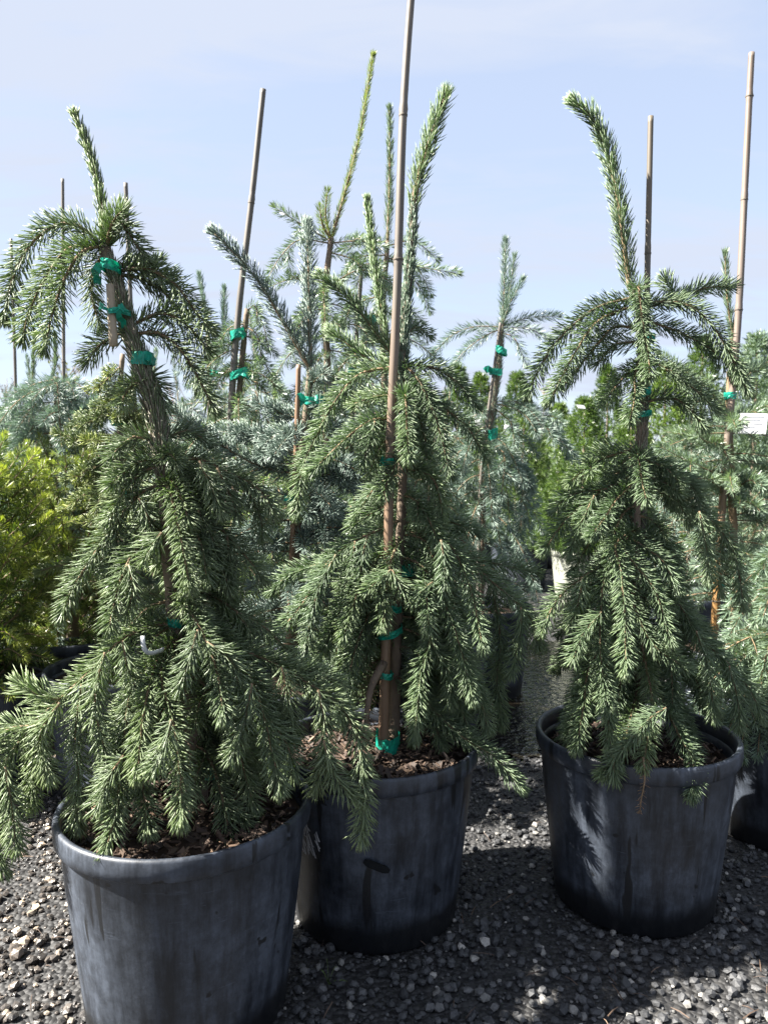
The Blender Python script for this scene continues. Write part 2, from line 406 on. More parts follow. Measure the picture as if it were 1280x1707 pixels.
# ------------------------------------------------------------------ curves, tubes, needles
def smooth_curve(P, step):
    P = np.asarray(P, float)
    if len(P) == 2:
        P = np.array([P[0], (P[0] + P[1]) / 2, P[1]])
    A = np.vstack([2 * P[0] - P[1], P, 2 * P[-1] - P[-2]])
    out = []
    for i in range(1, len(A) - 2):
        p0, p1, p2, p3 = A[i - 1:i + 3]
        k = np.linspace(0, 1, 10, endpoint=False)[:, None]
        out.append(0.5 * (2 * p1 + (p2 - p0) * k + (2 * p0 - 5 * p1 + 4 * p2 - p3) * k ** 2 + (3 * p1 - p0 - 3 * p2 + p3) * k ** 3))
    out.append(P[-1:])
    Q = np.vstack(out)
    s = np.r_[0, np.cumsum(np.linalg.norm(np.diff(Q, axis=0), axis=1))]
    n = max(4, int(s[-1] / step) + 1)
    ss = np.linspace(0, s[-1], n)
    return np.stack([np.interp(ss, s, Q[:, j]) for j in range(3)], 1), s[-1]

def frames(Q):
    T = np.gradient(Q, axis=0); T /= np.linalg.norm(T, axis=1)[:, None] + 1e-12
    ref = np.array((0, 0, 1.0)) if abs(T[0, 2]) < 0.9 else np.array((0, 1.0, 0))
    U = np.empty_like(T)
    u = ref - T[0] * (ref @ T[0])
    for i in range(len(T)):
        u = u - T[i] * (u @ T[i]); u /= np.linalg.norm(u) + 1e-12
        U[i] = u
    return T, U, np.cross(T, U)

def tube(Q, rad, sides=6, cap=True):
    """triangulated tube along Q, radius array rad"""
    T, U, W = frames(Q)
    n = len(Q); a = np.arange(sides) * 2 * np.pi / sides
    V = Q[:, None] + rad[:, None, None] * (np.cos(a)[None, :, None] * U[:, None] + np.sin(a)[None, :, None] * W[:, None])
    V = V.reshape(-1, 3)
    i = np.arange(n - 1)[:, None] * sides; k = np.arange(sides)[None]; k2 = (k + 1) % sides
    a0 = (i + k).ravel(); a1 = (i + k2).ravel(); b0 = a0 + sides; b1 = a1 + sides
    F = np.vstack([np.stack([a0, a1, b1], 1), np.stack([a0, b1, b0], 1)])
    if cap:
        V = np.vstack([V, Q[:1], Q[-1:]])
        c0, c1 = n * sides, n * sides + 1
        kk = np.arange(sides); kn = (kk + 1) % sides
        F = np.vstack([F, np.stack([kn, kk, np.full(sides, c0)], 1), np.stack([kk + (n - 1) * sides, kn + (n - 1) * sides, np.full(sides, c1)], 1)])
    return V, F

def needles(Q, L, per_m, nlen, wid, ang=48, full=True, stem=0.0025, under=0.75, lift=0.18, tone=0.0, jitter=9, tipgrow=True, s0=0.0, tipg=0.12):
    T, U, W = frames(Q)
    N = max(8, int(per_m * L))
    s = (np.arange(N) + rng.random(N)) / N
    s = s0 + (1 - s0) * s
    nt_ = max(10, N // 14) if tipgrow else 0        # the brush at the tip
    s = np.r_[s, 1 - 0.02 * rng.random(nt_)]
    N = len(s)
    x = s * (len(Q) - 1); i = np.minimum(x.astype(int), len(Q) - 2); f = (x - i)[:, None]
    def lerp(A): return A[i] * (1 - f) + A[i + 1] * f
    P, t, u, w_ = lerp(Q), lerp(T), lerp(U), lerp(W)
    ph = (np.arange(N) * 2.39996 + rng.normal(0, 0.35, N))
    Rr = np.cos(ph)[:, None] * u + np.sin(ph)[:, None] * w_
    upn = Rr[:, 2]
    keep = (rng.random(N) < np.where(upn < -0.3, under, 1.0)) & ((s > .2) | (rng.random(N) < .72) | (not tipgrow))
    tip = np.clip((s - 0.9) / 0.1, 0, 1)
    a = np.radians(ang + rng.normal(0, jitter, N)) * (1 - 0.45 * tip)
    a[-nt_ or N:] = np.radians(rng.uniform(2, 40, nt_)) if nt_ else a[-nt_ or N:]
    d = np.cos(a)[:, None] * t + np.sin(a)[:, None] * Rr
    d[:, 2] += lift * np.abs(Rr[:, 2] * 0.4 + 0.6)
    d += rng.normal(0, 0.07, d.shape)
    d /= np.linalg.norm(d, axis=1)[:, None]
    ln = nlen * rng.uniform(0.78, 1.12, N) * (1 - 0.30 * tip ** 2) * np.clip(0.72 + 0.28 * s / 0.12, 0, 1)
    tint = np.clip(rng.normal(0.42, 0.17, N) + tone + 0.06 * tip + tipg * np.clip((s - .45) / .5, 0, 1) - 0.4 * tipg, 0, 1)
    P = (P + Rr * stem * (1 - 0.6 * s[:, None]))[keep]; d = d[keep]; t = t[keep]; ln = ln[keep]; tint = tint[keep]; N = len(P)
    side = np.cross(d, t + 1e-3); side /= np.linalg.norm(side, axis=1)[:, None] + 1e-9
    # a random roll about the needle's own axis
    nrm = np.cross(side, d)
    ro = rng.uniform(0, 2 * np.pi, N)[:, None]
    s2 = np.cos(ro) * side + np.sin(ro) * nrm; n2 = np.cross(s2, d)
    bend = (t * 0.10 + np.array((0, 0, 0.03))) * ln[:, None]
    e = wid * rng.uniform(0.8, 1.2, N)[:, None]
    if full:
        mid = P + d * (ln * 0.72)[:, None] + bend * 0.35
        end = P + d * ln[:, None] + bend
        c = [(1, 0), (-0.5, 0.87), (-0.5, -0.87)]
        ring0 = [P + (s2 * p + n2 * q) * e * 0.34 for p, q in c]
        ring1 = [mid + (s2 * p + n2 * q) * e * 0.5 for p, q in c]
        V = np.stack(ring0 + ring1 + [end], 1).reshape(-1, 3)
        base = np.array([[0, 1, 4], [0, 4, 3], [1, 2, 5], [1, 5, 4], [2, 0, 3], [2, 3, 5], [3, 4, 6], [4, 5, 6], [5, 3, 6]])
        F = (np.arange(N)[:, None, None] * 7 + base[None]).reshape(-1, 3)
        tt = np.clip(np.repeat(tint, 7) + np.tile(np.array([-.16, -.16, -.16, -.0, -.0, -.0, .18]), N), 0, 1)
    else:
        mid = P + d * (ln * 0.5)[:, None] + bend * 0.25
        end = P + d * ln[:, None] + bend
        V = np.stack([P, mid + s2 * e * 0.5, mid - s2 * e * 0.5, end], 1).reshape(-1, 3)
        base = np.array([[0, 1, 2], [1, 3, 2]])
        F = (np.arange(N)[:, None, None] * 4 + base[None]).reshape(-1, 3)
        tt = np.clip(np.repeat(tint, 4) + np.tile(np.array([-.14, .02, .02, .2]), N), 0, 1)
    return V, F, tt

class Bag:
    def __init__(s): s.V = []; s.F = []; s.A = []; s.n = 0
    def add(s, V, F, A=None):
        s.V.append(V); s.F.append(np.asarray(F) + s.n); s.n += len(V)
        s.A.append(A if A is not None else np.zeros(len(V)))
    def mesh(s, name, mat, smooth=False, attr=False):
        return mesh_tris(name, np.vstack(s.V), np.vstack(s.F), mat, {'tint': np.concatenate(s.A)} if attr else None, smooth)

class Style:
    def __init__(s, mat, per_m=1900, nlen=0.0205, wid=0.00135, ang=50, full=True, stem_r=0.0032, side=0.07, under=0.8, lift=0.16, side_len=0.42, twig=TWIG, tone=0.0, tipg=0.12):
        s.__dict__.update(locals()); del s.__dict__['s']

def rot_about(v, k, a):
    k = k / np.linalg.norm(k)
    return v * math.cos(a) + np.cross(k, v) * math.sin(a) + k * (k @ v) * (1 - math.cos(a))

def add_shoot(bw, bn, P, st, r0, tone=0.0, s0=0.0, scale=1.0, ang=None):
    Q, L = smooth_curve(P, 0.014)
    k = np.linspace(0, 1, len(Q))
    rad = r0 * (1 - 0.62 * k); rad[-1] *= 0.5
    V, F = tube(Q, rad, 5); bw.add(V, F)
    V, F, A = needles(Q, L, st.per_m, st.nlen * scale, st.wid, ang or st.ang, st.full, r0, st.under, st.lift, tone + st.tone, s0=s0, tipg=st.tipg)
    bn.add(V, F, A)
    return Q, L

def branch(parent, P, st, sides=None, tone=0.0, r0=None, s0=0.0, subs=(), origin=None, scale=1.0, ang=None):
    """one branch: woody axis with side shoots (mesh) and its needles (a sub-part); P and subs are world points"""
    bw, bn = Bag(), Bag()
    r0 = r0 or st.stem_r
    Q, L = add_shoot(bw, bn, P, st, r0, tone, s0, scale, ang)
    T = np.gradient(Q, axis=0)
    ns = int(L / st.side) if sides is None and st.side else (sides or 0)
    for j in range(ns):
        k = 0.16 + 0.66 * (j + rng.random() * 0.7) / max(1, ns)
        i = int(k * (len(Q) - 1))
        t = T[i] / np.linalg.norm(T[i])
        lat = np.cross(t, (0, 0, 1.0)); 
        if np.linalg.norm(lat) < 0.25: lat = rng.normal(0, 1, 3)
        lat /= np.linalg.norm(lat)
        if j % 2: lat = -lat
        a = R(rng.uniform(32, 58))
        d = t * math.cos(a) + (lat + rng.normal(0, 0.35, 3)) * math.sin(a)
        d /= np.linalg.norm(d)
        l = max(0.03, st.side_len * L * (1 - 0.75 * k) * rng.uniform(0.7, 1.2))
        q = [Q[i], Q[i] + d * l * 0.5, Q[i] + d * l * 0.92 + np.array((0, 0, -0.22 * l))]
        add_shoot(bw, bn, q, st, r0 * 0.6, tone + rng.normal(0.03, 0.05), scale=scale)
    for sp in subs:
        add_shoot(bw, bn, sp, st, r0 * 0.65, tone + 0.03, scale=scale)
    og = np.zeros(3) if origin is None else origin
    bn.A = [np.clip(a_ + rng.normal(0, .07), 0, 1) for a_ in bn.A]
    bw.V = [v - og for v in bw.V]; bn.V = [v - og for v in bn.V]
    o = link('branch', bw.mesh('branch', st.twig, True), parent)
    link('needles', bn.mesh('needles', st.mat, True, True), o)
    return o

def radial(start, az, L, rise, droop, power=1.8, curl=0.0):
    """points of a branch leaving the trunk at azimuth az"""
    h = np.array((math.cos(az), math.sin(az), 0)); sd_ = np.array((-h[1], h[0], 0))
    out = []
    for k in (0, 0.25, 0.5, 0.75, 1.0):
        out.append(start + h * L * (k - 0.30 * droop * k ** 2 * 0.6) + sd_ * L * curl * k * k + np.array((0, 0, L * (rise * k - droop * k ** power))))
    return out

class Tree:
    def __init__(s, name, label, cat, trunk_pts, st, r_base, r_top, group=None, bark=None, tip_needles=True):
        s.st = st
        s.root = link(name, None, None, tuple(trunk_pts[0]))
        s.og = np.array(trunk_pts[0], float)
        tag(s.root, label, cat, group)
        s.Q, s.L = smooth_curve(trunk_pts, 0.02)
        rad = np.linspace(r_base, r_top, len(s.Q))
        rad *= 1 + 0.10 * np.sin(np.arange(len(s.Q)) * 1.7) * rng.uniform(0.4, 1, len(s.Q))
        V, F = tube(s.Q - s.og, rad, 9)
        s.trunk = link('trunk', mesh_tris('trunk', V, F, bark or BARK, None, True), s.root)
    def z_at(s, z):
        i = int(np.argmin(np.abs(s.Q[:, 2] - z))); return s.Q[i]
    def clothe(s, k0, k1, mat, per_m=1600, ang=16, nlen=0.019, wid=0.0016, stem=0.006, tone=0.0, full=True):
        n = len(s.Q); Q = s.Q[int(k0 * n):max(int(k1 * n), int(k0 * n) + 4)]
        L = np.linalg.norm(np.diff(Q, axis=0), axis=1).sum()
        V, F, A = needles(Q - s.og, L, per_m, nlen, wid, ang, full, stem, 1.0, 0.0, tone, 5, False)
        link('needles', mesh_tris('needles', V, F, mat, {'tint': A}, True), s.trunk)
    def br(s, px, Y, d0=0.0, d1=0.0, subs=(), **k):
        """branch traced as photo points; d0/d1 = how far its start and tip come forward of the trunk"""
        n = len(px)
        P = [at(u, v, Y - (d0 + (d1 - d0) * (i / (n - 1)) ** 0.8)) for i, (u, v) in enumerate(px)]
        S = []
        for sp, dd in subs:
            S.append([at(u, v, Y - dd) for u, v in sp])
        return branch(s.root, P, s.st, subs=S, origin=s.og, **k)
    def fill(s, z0, z1, n, L0, L1, rise=0.15, droop=0.9, az0=0, az1=360, **k):
        for j in range(n):
            z = z0 + (z1 - z0) * (j + rng.random()) / n
            kz = (z - z0) / (z1 - z0 + 1e-9)
            az = R(az0 + (az1 - az0) * ((j * 0.381966 + rng.random() * 0.12) % 1.0))
            L = (L0 + (L1 - L0) * kz) * rng.uniform(0.75, 1.2)
            P = radial(s.z_at(z), az, L, rise * rng.uniform(0.6, 1.4), droop * rng.uniform(0.75, 1.2), 1.8, rng.normal(0, 0.08))
            branch(s.root, P, s.st, **{'sides': int(rng.integers(0, 3)), **k}, origin=s.og)
#__SETTING__
# ================================================================== SETTING
def ground_at(u, v):
    d = FW + np.array(((u - 640) / F_PX, 0, 0)) - (v - 853.5) / F_PX * UP
    return d * (-CAM_H / d[2]) + np.array((0, 0, CAM_H))

g = [(-400, -60, 0), (400, -60, 0), (400, 700, 0), (-400, 700, 0)]
ground = link('gravel_ground', mesh_poly('gravel_ground', g, [(0, 1, 2, 3)], GROUND))
tag(ground, 'dark crushed gravel yard under all the pots', 'ground', None, 'structure')

PH, PR, PB = 0.343, 0.200, 0.158          # pot height, rim radius, foot radius
POTS = {'one': (-0.320, 1.219), 'two': (-0.016, 1.489), 'three': (0.511, 1.538), 'four': (0.97, 1.83)}

# ---- puddle
pp = [ground_at(u, v) for u, v in [(770, 1120), (800, 1098), (850, 1078), (930, 1070), (1000, 1085), (985, 1120), (960, 1160), (925, 1200), (905, 1235), (892, 1262), (868, 1270), (845, 1262), (828, 1272), (800, 1250), (775, 1190)]]
pq = []
n_ = len(pp)
for i in range(n_):
    a, b = pp[i], pp[(i + 1) % n_]
    for k in np.arange(5) / 5:
        q = a * (1 - k) + b * k
        pq.append((q[0] + rng.normal(0, 0.008), q[1] + rng.normal(0, 0.014), 0.007))
puddle = link('puddle', mesh_poly('puddle', pq, [tuple(range(len(pq)))], WATER))
tag(puddle, 'shallow rain puddle between the pots reflecting the sky', 'puddle', None, 'structure')
PUD = np.array(pq)[:, :2]
def in_poly(x, y, poly):
    ins = np.zeros(len(x), bool); j = len(poly) - 1
    for i in range(len(poly)):
        xi, yi = poly[i]; xj, yj = poly[j]
        c = ((yi > y) != (yj > y)) & (x < (xj - xi) * (y - yi) / (yj - yi + 1e-12) + xi)
        ins ^= c; j = i
    return ins

# ---- gravel
def ico():
    p = (1 + 5 ** 0.5) / 2
    V = np.array([(-1, p, 0), (1, p, 0), (-1, -p, 0), (1, -p, 0), (0, -1, p), (0, 1, p), (0, -1, -p), (0, 1, -p), (p, 0, -1), (p, 0, 1), (-p, 0, -1), (-p, 0, 1)], float)
    V /= np.linalg.norm(V[0])
    F = np.array([(0, 11, 5), (0, 5, 1), (0, 1, 7), (0, 7, 10), (0, 10, 11), (1, 5, 9), (5, 11, 4), (11, 10, 2), (10, 7, 6), (7, 1, 8), (3, 9, 4), (3, 4, 2), (3, 2, 6), (3, 6, 8), (3, 8, 9), (4, 9, 5), (2, 4, 11), (6, 2, 10), (8, 6, 7), (9, 8, 1)])
    return V, F
ICO_V, ICO_F = ico()
SHAPES = []
for k in range(14):
    v = ICO_V * rng.uniform(0.72, 1.15, (12, 1)) * rng.uniform(0.75, 1.2, 3)
    v[:, 2] *= 0.72
    SHAPES.append(v)
def scatter_stones(n, ymin, ymax, rlo, rhi, fines=True):
    y = np.sqrt(rng.uniform(ymin ** 2, ymax ** 2, n)); x = (rng.random(n) * 2 - 1) * (y * 0.53 + 0.12)
    ok = np.ones(n, bool)
    for (cx, cy) in POTS.values():
        ok &= (x - cx) ** 2 + (y - cy) ** 2 > (PB - 0.004) ** 2
    pud = in_poly(x, y, PUD)
    ok &= ~pud | (rng.random(n) < 0.10)
    return x[ok], y[ok], rng.uniform(0, 1, ok.sum()) ** 2.9 * (rhi - rlo) + rlo
gx, gy, gr = scatter_stones(34000, 1.0, 3.5, 0.0026, 0.0108)
B = Bag()
idx = rng.integers(0, 14, len(gx)); rot = rng.uniform(0, 6.28, len(gx)); tl = rng.random(len(gx))
for k in range(14):
    m_ = idx == k
    if not m_.any(): continue
    c, s = np.cos(rot[m_])[:, None], np.sin(rot[m_])[:, None]
    v = SHAPES[k]
    X = v[None, :, 0] * c - v[None, :, 1] * s; Yv = v[None, :, 0] * s + v[None, :, 1] * c; Z = np.broadcast_to(v[None, :, 2], X.shape)
    r_ = gr[m_][:, None]
    V = np.stack([X * r_ + gx[m_][:, None], Yv * r_ + gy[m_][:, None], Z * r_ + r_ * (0.25 + 0.5 * rng.random((m_.sum(), 1)))], 2).reshape(-1, 3)
    F = (np.arange(m_.sum())[:, None, None] * 12 + ICO_F[None]).reshape(-1, 3)
    B.add(V, F, np.repeat(tl[m_], 12))
gravel = link('gravel', B.mesh('gravel', STONE_A, False, True), ground)
gravel['kind'] = 'stuff'
SM = [mesh_tris('stone', v, ICO_F, STONE_O) for v in SHAPES]
x, y, r_ = scatter_stones(1100, 1.08, 1.95, 0.0088, 0.0140)
far = [i for i in range(len(x)) if all((x[i] - cx) ** 2 + (y[i] - cy) ** 2 > (PB + 0.015) ** 2 for cx, cy in POTS.values())]
far = sorted(far, key=lambda i: y[i] - 18 * r_[i])[:290]
for i in far:
    o = link('stone', SM[i % 14], ground, (x[i], y[i], r_[i] * 0.55))
    o.scale = (r_[i],) * 3; o.rotation_euler = (rng.normal(0, .3), rng.normal(0, .3), rng.uniform(0, 6.28))

lb_ = Bag()
for k in range(170):
    y_ = rng.uniform(1.1, 2.1); x_ = (rng.random() * 2 - 1) * (.53 * y_ + .05); l = rng.uniform(.006, .022); a = rng.uniform(0, 6.28); r__ = rng.uniform(.0005, .0011)
    c = np.array((x_, y_, .012 + .006 * rng.random())); d = np.array((math.cos(a), math.sin(a), rng.normal(0, .2))) * l
    V, F = tube(np.array([c - d, c + np.array((0, 0, .002)), c + d]), np.array((r__, r__ * 1.2, r__ * .6)), 4); lb_.add(V, F, np.full(len(V), rng.uniform(.4, 1)))
lt = link('twig_litter', lb_.mesh('twig_litter', CHIP, False, True), ground); lt['kind'] = 'stuff'

# ================================================================== POTS
def lathe(prof, n=72, wob=0.0):
    V, F = [], []
    a = np.arange(n) * 2 * np.pi / n
    w_ = 1 + wob * (np.sin(2 * a + 0.7) + 0.5 * np.sin(3 * a + 2))
    for r, z in prof:
        for k in range(n): V.append((r * w_[k] * math.cos(a[k]), r * w_[k] * math.sin(a[k]), z))
    for i in range(len(prof) - 1):
        for k in range(n):
            k2 = (k + 1) % n
            F.append((i * n + k, i * n + k2, (i + 1) * n + k2, (i + 1) * n + k))
    return V, F
def body_mesh(mat, n=72):
    pr = [(0.0, 0.0), (PB * 0.6, 0.0), (PB * 0.97, 0.001), (PB, 0.006), (PB + 0.006, 0.06), (PB + 0.0165, 0.15), (PB + 0.0268, 0.24), (PR - 0.0095, PH - 0.034), (PR - 0.0085, PH - 0.031),
          (PR - 0.0135, PH - 0.031), (PR - 0.0155, PH - 0.045), (PB + 0.016, 0.2), (PB + 0.001, 0.05), (0, 0.05)]
    return mesh_poly('body', *lathe(pr, n, 0.006), mat, True)
def rim_mesh(mat, n=72):
    pr = [(PR - 0.0125, PH - 0.0335), (PR - 0.004, PH - 0.0345), (PR - 0.001, PH - 0.032), (PR + 0.0005, PH - 0.02), (PR, PH - 0.005), (PR - 0.002, PH - 0.001), (PR - 0.006, PH), (PR - 0.010, PH - 0.002), (PR - 0.0122, PH - 0.008), (PR - 0.0132, PH - 0.031), (PR - 0.0125, PH - 0.0335)]
    return mesh_poly('rim', *lathe(pr, n, 0.006), mat, True)
BODY, RIM = body_mesh(POT), rim_mesh(POT)
def pot(x, y, label, group='black nursery pots', cat='plant pot', sc=1.0, mats=None, rz=None):
    o = link('plant_pot', None, None, (x, y, 0)); o.rotation_euler = (0, 0, rng.uniform(0, 6.28) if rz is None else rz); o.scale = (sc,) * 3
    tag(o, label, cat, group)
    link('body', mats[0] if mats else BODY, o); link('rim', mats[1] if mats else RIM, o)
    return o
def soil(x, y, label, sc=1.0, chips=800, z=0.306):
    n, m_ = 40, 10
    V = [(0, 0, 0.012)]; F = []
    for i in range(1, m_ + 1):
        r = (PR - 0.0165) * i / m_
        for k in range(n):
            a = 2 * math.pi * k / n
            V.append((r * math.cos(a), r * math.sin(a), 0.014 * (1 - (i / m_) ** 2) + (rng.normal(0, 0.003) if i < m_ else 0)))
    for k in range(n): F.append((0, 1 + k, 1 + (k + 1) % n))
    for i in range(m_ - 1):
        for k in range(n):
            a, b = 1 + i * n, 1 + (i + 1) * n
            F.append((a + k, b + k, b + (k + 1) % n, a + (k + 1) % n))
    o = link('potting_soil', mesh_poly('potting_soil', V, F, SOIL, True), None, (x, y, z * sc)); o.scale = (sc,) * 3
    tag(o, label, 'potting soil', None, 'stuff')
    if chips:
        b = Bag()
        bx = np.array([(sx, sy, sz) for sx in (-1, 1) for sy in (-1, 1) for sz in (-1, 1)], float)
        bf = np.array([(0, 1, 3), (0, 3, 2), (4, 6, 7), (4, 7, 5), (0, 4, 5), (0, 5, 1), (2, 3, 7), (2, 7, 6), (0, 2, 6), (0, 6, 4), (1, 5, 7), (1, 7, 3)])
        for k in range(chips):
            r = (PR - 0.026) * math.sqrt(rng.random()); a = rng.uniform(0, 6.28)
            l = rng.uniform(0.0025, 0.0095)
            v = bx * np.array((l, l * rng.uniform(0.25, 0.5), l * rng.uniform(0.08, 0.2))) * rng.uniform(0.7, 1.1, (8, 3))
            e = rng.normal(0, 0.5, 2); ca, sa = math.cos(rng.uniform(0, 6.28)), math.sin(rng.uniform(0, 6.28))
            yaw = rng.uniform(0, 6.28); c, s = math.cos(yaw), math.sin(yaw)
            v = v @ np.array(((1, 0, -e[0]), (0, 1, -e[1]), (e[0], e[1], 1)))
            v = v @ np.array(((c, s, 0), (-s, c, 0), (0, 0, 1)))
            v += (r * math.cos(a), r * math.sin(a), 0.014 * (1 - (r / PR) ** 2) + 0.004 + 0.004 * rng.random())
            b.add(v, bf, np.full(8, rng.random()))
        c_ = link('bark_chips', b.mesh('bark_chips', CHIP, False, True), o); c_['kind'] = 'stuff'
    return o

p1 = pot(*POTS['one'], 'large black pot nearest the camera, cut by the bottom of the photo', rz=0.4)
p2 = pot(*POTS['two'], 'black pot in the middle of the front row with a bluish dusty face', rz=2.9)
p3 = pot(*POTS['three'], 'black pot on the right of the front row with wet dark drip marks', rz=4.4)
p4 = pot(*POTS['four'], 'black pot at the right edge, behind the drip-marked pot', rz=1.0)
soil(*POTS['one'], 'bark potting mix in the large black pot nearest the camera')
soil(*POTS['two'], 'bark potting mix in the middle pot of the front row')
soil(*POTS['three'], 'bark potting mix in the right pot with drip marks', z=0.290)
soil(*POTS['four'], 'potting mix in the black pot at the right edge', chips=150)

# torn remains of a white sticker on the middle pot
def on_pot(pc, ang, z, off=0.0012):
    r = PB + (PR - 0.0095 - PB) * (z - 0.006) / (PH - 0.04) + off
    return np.array((pc[0] + r * math.cos(ang), pc[1] + r * math.sin(ang), z))
sb = Bag()
for k in range(26):
    a0 = R(-139 + rng.uniform(0, 17)); z0 = 0.176 + 0.055 * rng.random() ; h = rng.uniform(0.008, 0.035); wd = R(rng.uniform(0.25, 1.2)); z0 = min(z0, 0.245 - h * 0.4)
    lean = R(rng.uniform(0.5, 3))
    q = [on_pot(POTS['two'], a0, z0, .008), on_pot(POTS['two'], a0 + wd, z0, .008), on_pot(POTS['two'], a0 + wd * 0.4 - lean, z0 + h, .008), on_pot(POTS['two'], a0 - lean, z0 + h * 0.9, .008)]
    q2 = [p - np.array((math.cos(a0), math.sin(a0), 0)) * 0.0006 for p in q]
    V = np.array(q + q2) - np.array((*POTS['two'], 0))
    sb.add(V, np.array([(0, 1, 2), (0, 2, 3), (4, 6, 5), (4, 7, 6), (0, 4, 5), (0, 5, 1), (1, 5, 6), (1, 6, 2), (2, 6, 7), (2, 7, 3), (3, 7, 4), (3, 4, 0)]))
sk = link('sticker_scraps', sb.mesh('sticker_scraps', plain('old_sticker', (0.30, 0.30, 0.31), 0.6)), p2)
sk.rotation_euler = (0, 0, -p2.rotation_euler.z)

# ================================================================== STAKES, TIES, TAGS
def stake(px, Y, r, mat, label, nodes=(0.16, 0.42, 0.67), name='bamboo_stake', group='bamboo stakes', rt=None):
    P = [at(u, v, yy) for (u, v), yy in zip(px, Y if hasattr(Y, '__len__') else [Y] * len(px))]
    Q, L = smooth_curve(P, 0.012)
    k = np.linspace(0, 1, len(Q))
    rad = r + ((rt or r * 0.8) - r) * k
    for n_k in nodes:
        rad = rad * (1 + 0.16 * np.exp(-((k - n_k) * L / 0.006) ** 2)) * (1 - 0.05 * np.exp(-((k - n_k - 0.012) * L / 0.008) ** 2))
    og = Q[0].copy()
    V, F = tube(Q - og, rad, 12)
    o = link(name, mesh_tris(name, V, F, mat, None, True), None, tuple(og))
    for n_k in nodes:
        i = int(np.clip(n_k * (len(Q) - 1), 1, len(Q) - 2)); t_ = Q[i + 1] - Q[i - 1]; t_ /= np.linalg.norm(t_)
        rr = rad[i]
        C = np.array([Q[i] + t_ * h for h in (-.0028, -.0012, 0, .0014, .0026)]) - og
        V, F = tube(C, rr * np.array((.9, 1.13, 1.05, 1.17, .9)), 12)
        link('node', mesh_tris('node', V, F, NODE, None, True), o)
    tag(o, label, 'stake', group)
    return o
def strip(P, wid, th=0.0007, wdir=(0, 0, 1)):
    P = np.asarray(P); T = np.gradient(P, axis=0); T /= np.linalg.norm(T, axis=1)[:, None] + 1e-9
    W = np.asarray(wdir, float) - T * (T @ np.asarray(wdir, float))[:, None]; W /= np.linalg.norm(W, axis=1)[:, None] + 1e-9
    Nn = np.cross(T, W) * th / 2
    wv = (np.asarray(wid) * np.ones(len(P)))[:, None] / 2
    V = np.stack([P + W * wv + Nn, P - W * wv + Nn, P - W * wv - Nn, P + W * wv - Nn], 1).reshape(-1, 3)
    F = []
    for i in range(len(P) - 1):
        for k in range(4):
            a, b = i * 4 + k, i * 4 + (k + 1) % 4
            F += [(a, b, b + 4), (a, b + 4, a + 4)]
    F += [(0, 2, 1), (0, 3, 2)]; e = (len(P) - 1) * 4; F += [(e, e + 1, e + 2), (e, e + 2, e + 3)]
    return V, np.array(F)
# dark oblong grip slot moulded in the middle pot
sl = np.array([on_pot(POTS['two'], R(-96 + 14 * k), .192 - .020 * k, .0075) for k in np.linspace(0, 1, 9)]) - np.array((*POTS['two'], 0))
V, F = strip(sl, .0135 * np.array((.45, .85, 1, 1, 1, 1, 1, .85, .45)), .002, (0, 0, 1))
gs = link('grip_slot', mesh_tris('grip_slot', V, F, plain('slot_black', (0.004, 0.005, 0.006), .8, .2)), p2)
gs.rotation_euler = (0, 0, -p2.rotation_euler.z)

def tie(u, v, Y, wpx, hpx, label, tails=(), depth=None, fwd=0.0):
    """green tape tied round stem and stake; tails are photo vectors of its loose ends"""
    wpx *= .84; hpx *= .8
    c = at(u, v, Y); rx = wpx / F_PX * Y / 2; hh = hpx / F_PX * Y; ry = depth or max(0.010, rx * 0.8)
    o = link('green_tie', None, None, tuple(c)); tag(o, label, 'plant tie', 'green plastic ties round stems and stakes')
    n = 22; rows = 5; V = []; F = []
    a = np.arange(n) * 2 * np.pi / n
    tl = rng.normal(0, 0.25)
    for i in range(rows):
        z = (i / (rows - 1) - 0.5) * hh
        for k in range(n):
            q = 1 + rng.normal(0, 0.035)
            V.append((rx * q * math.cos(a[k]), ry * q * math.sin(a[k]), z * (1 + rng.normal(0, 0.05)) + tl * rx * math.cos(a[k])))
    for i in range(rows - 1):
        for k in range(n):
            p_, q_ = i * n + k, i * n + (k + 1) % n
            F += [(p_, q_, q_ + n), (p_, q_ + n, p_ + n)]
    band = link('band', mesh_tris('band', V, F, TIE, None, False), o)
    sm = band.modifiers.new('thickness', 'SOLIDIFY'); sm.thickness = 0.0008
    for (du, dv, wd) in tails:
        e = np.array((du, 0, -dv)) / F_PX * Y
        st_ = np.array((np.sign(du) * rx * 0.5, -ry * 0.95, rng.normal(0, hh * 0.2)))
        ks = np.linspace(0, 1, 7)[:, None]
        P = st_ + (e - st_) * ks + np.array((0, -0.008, 0.004)) * np.sin(ks * 3.1) + rng.normal(0, 0.0012, (7, 3))
        ww = .8 * wd / F_PX * Y * np.array((0.35, 0.6, 0.85, 1.0, 1.05, 1.0, 0.85))
        perp = (dv, 0.4 * abs(du) + 3, du)
        Vt, Ft = strip(P, ww, 0.0008, perp)
        link('tail', mesh_tris('tail', Vt, Ft, TIE, None, False), o)
    return o
#__TREES__
# ================================================================== FRONT ROW
Y1, Y2, Y3 = 1.26, 1.53, 1.56
S1 = Style(N_GREEN, per_m=2000, nlen=0.0310, wid=0.0019, ang=48)
S2 = Style(N_GREEN2, per_m=2000, nlen=0.0310, wid=0.0019, ang=48)
S3 = Style(N_GREEN2, per_m=2000, nlen=0.0310, wid=0.0019, ang=48, tone=-0.03)

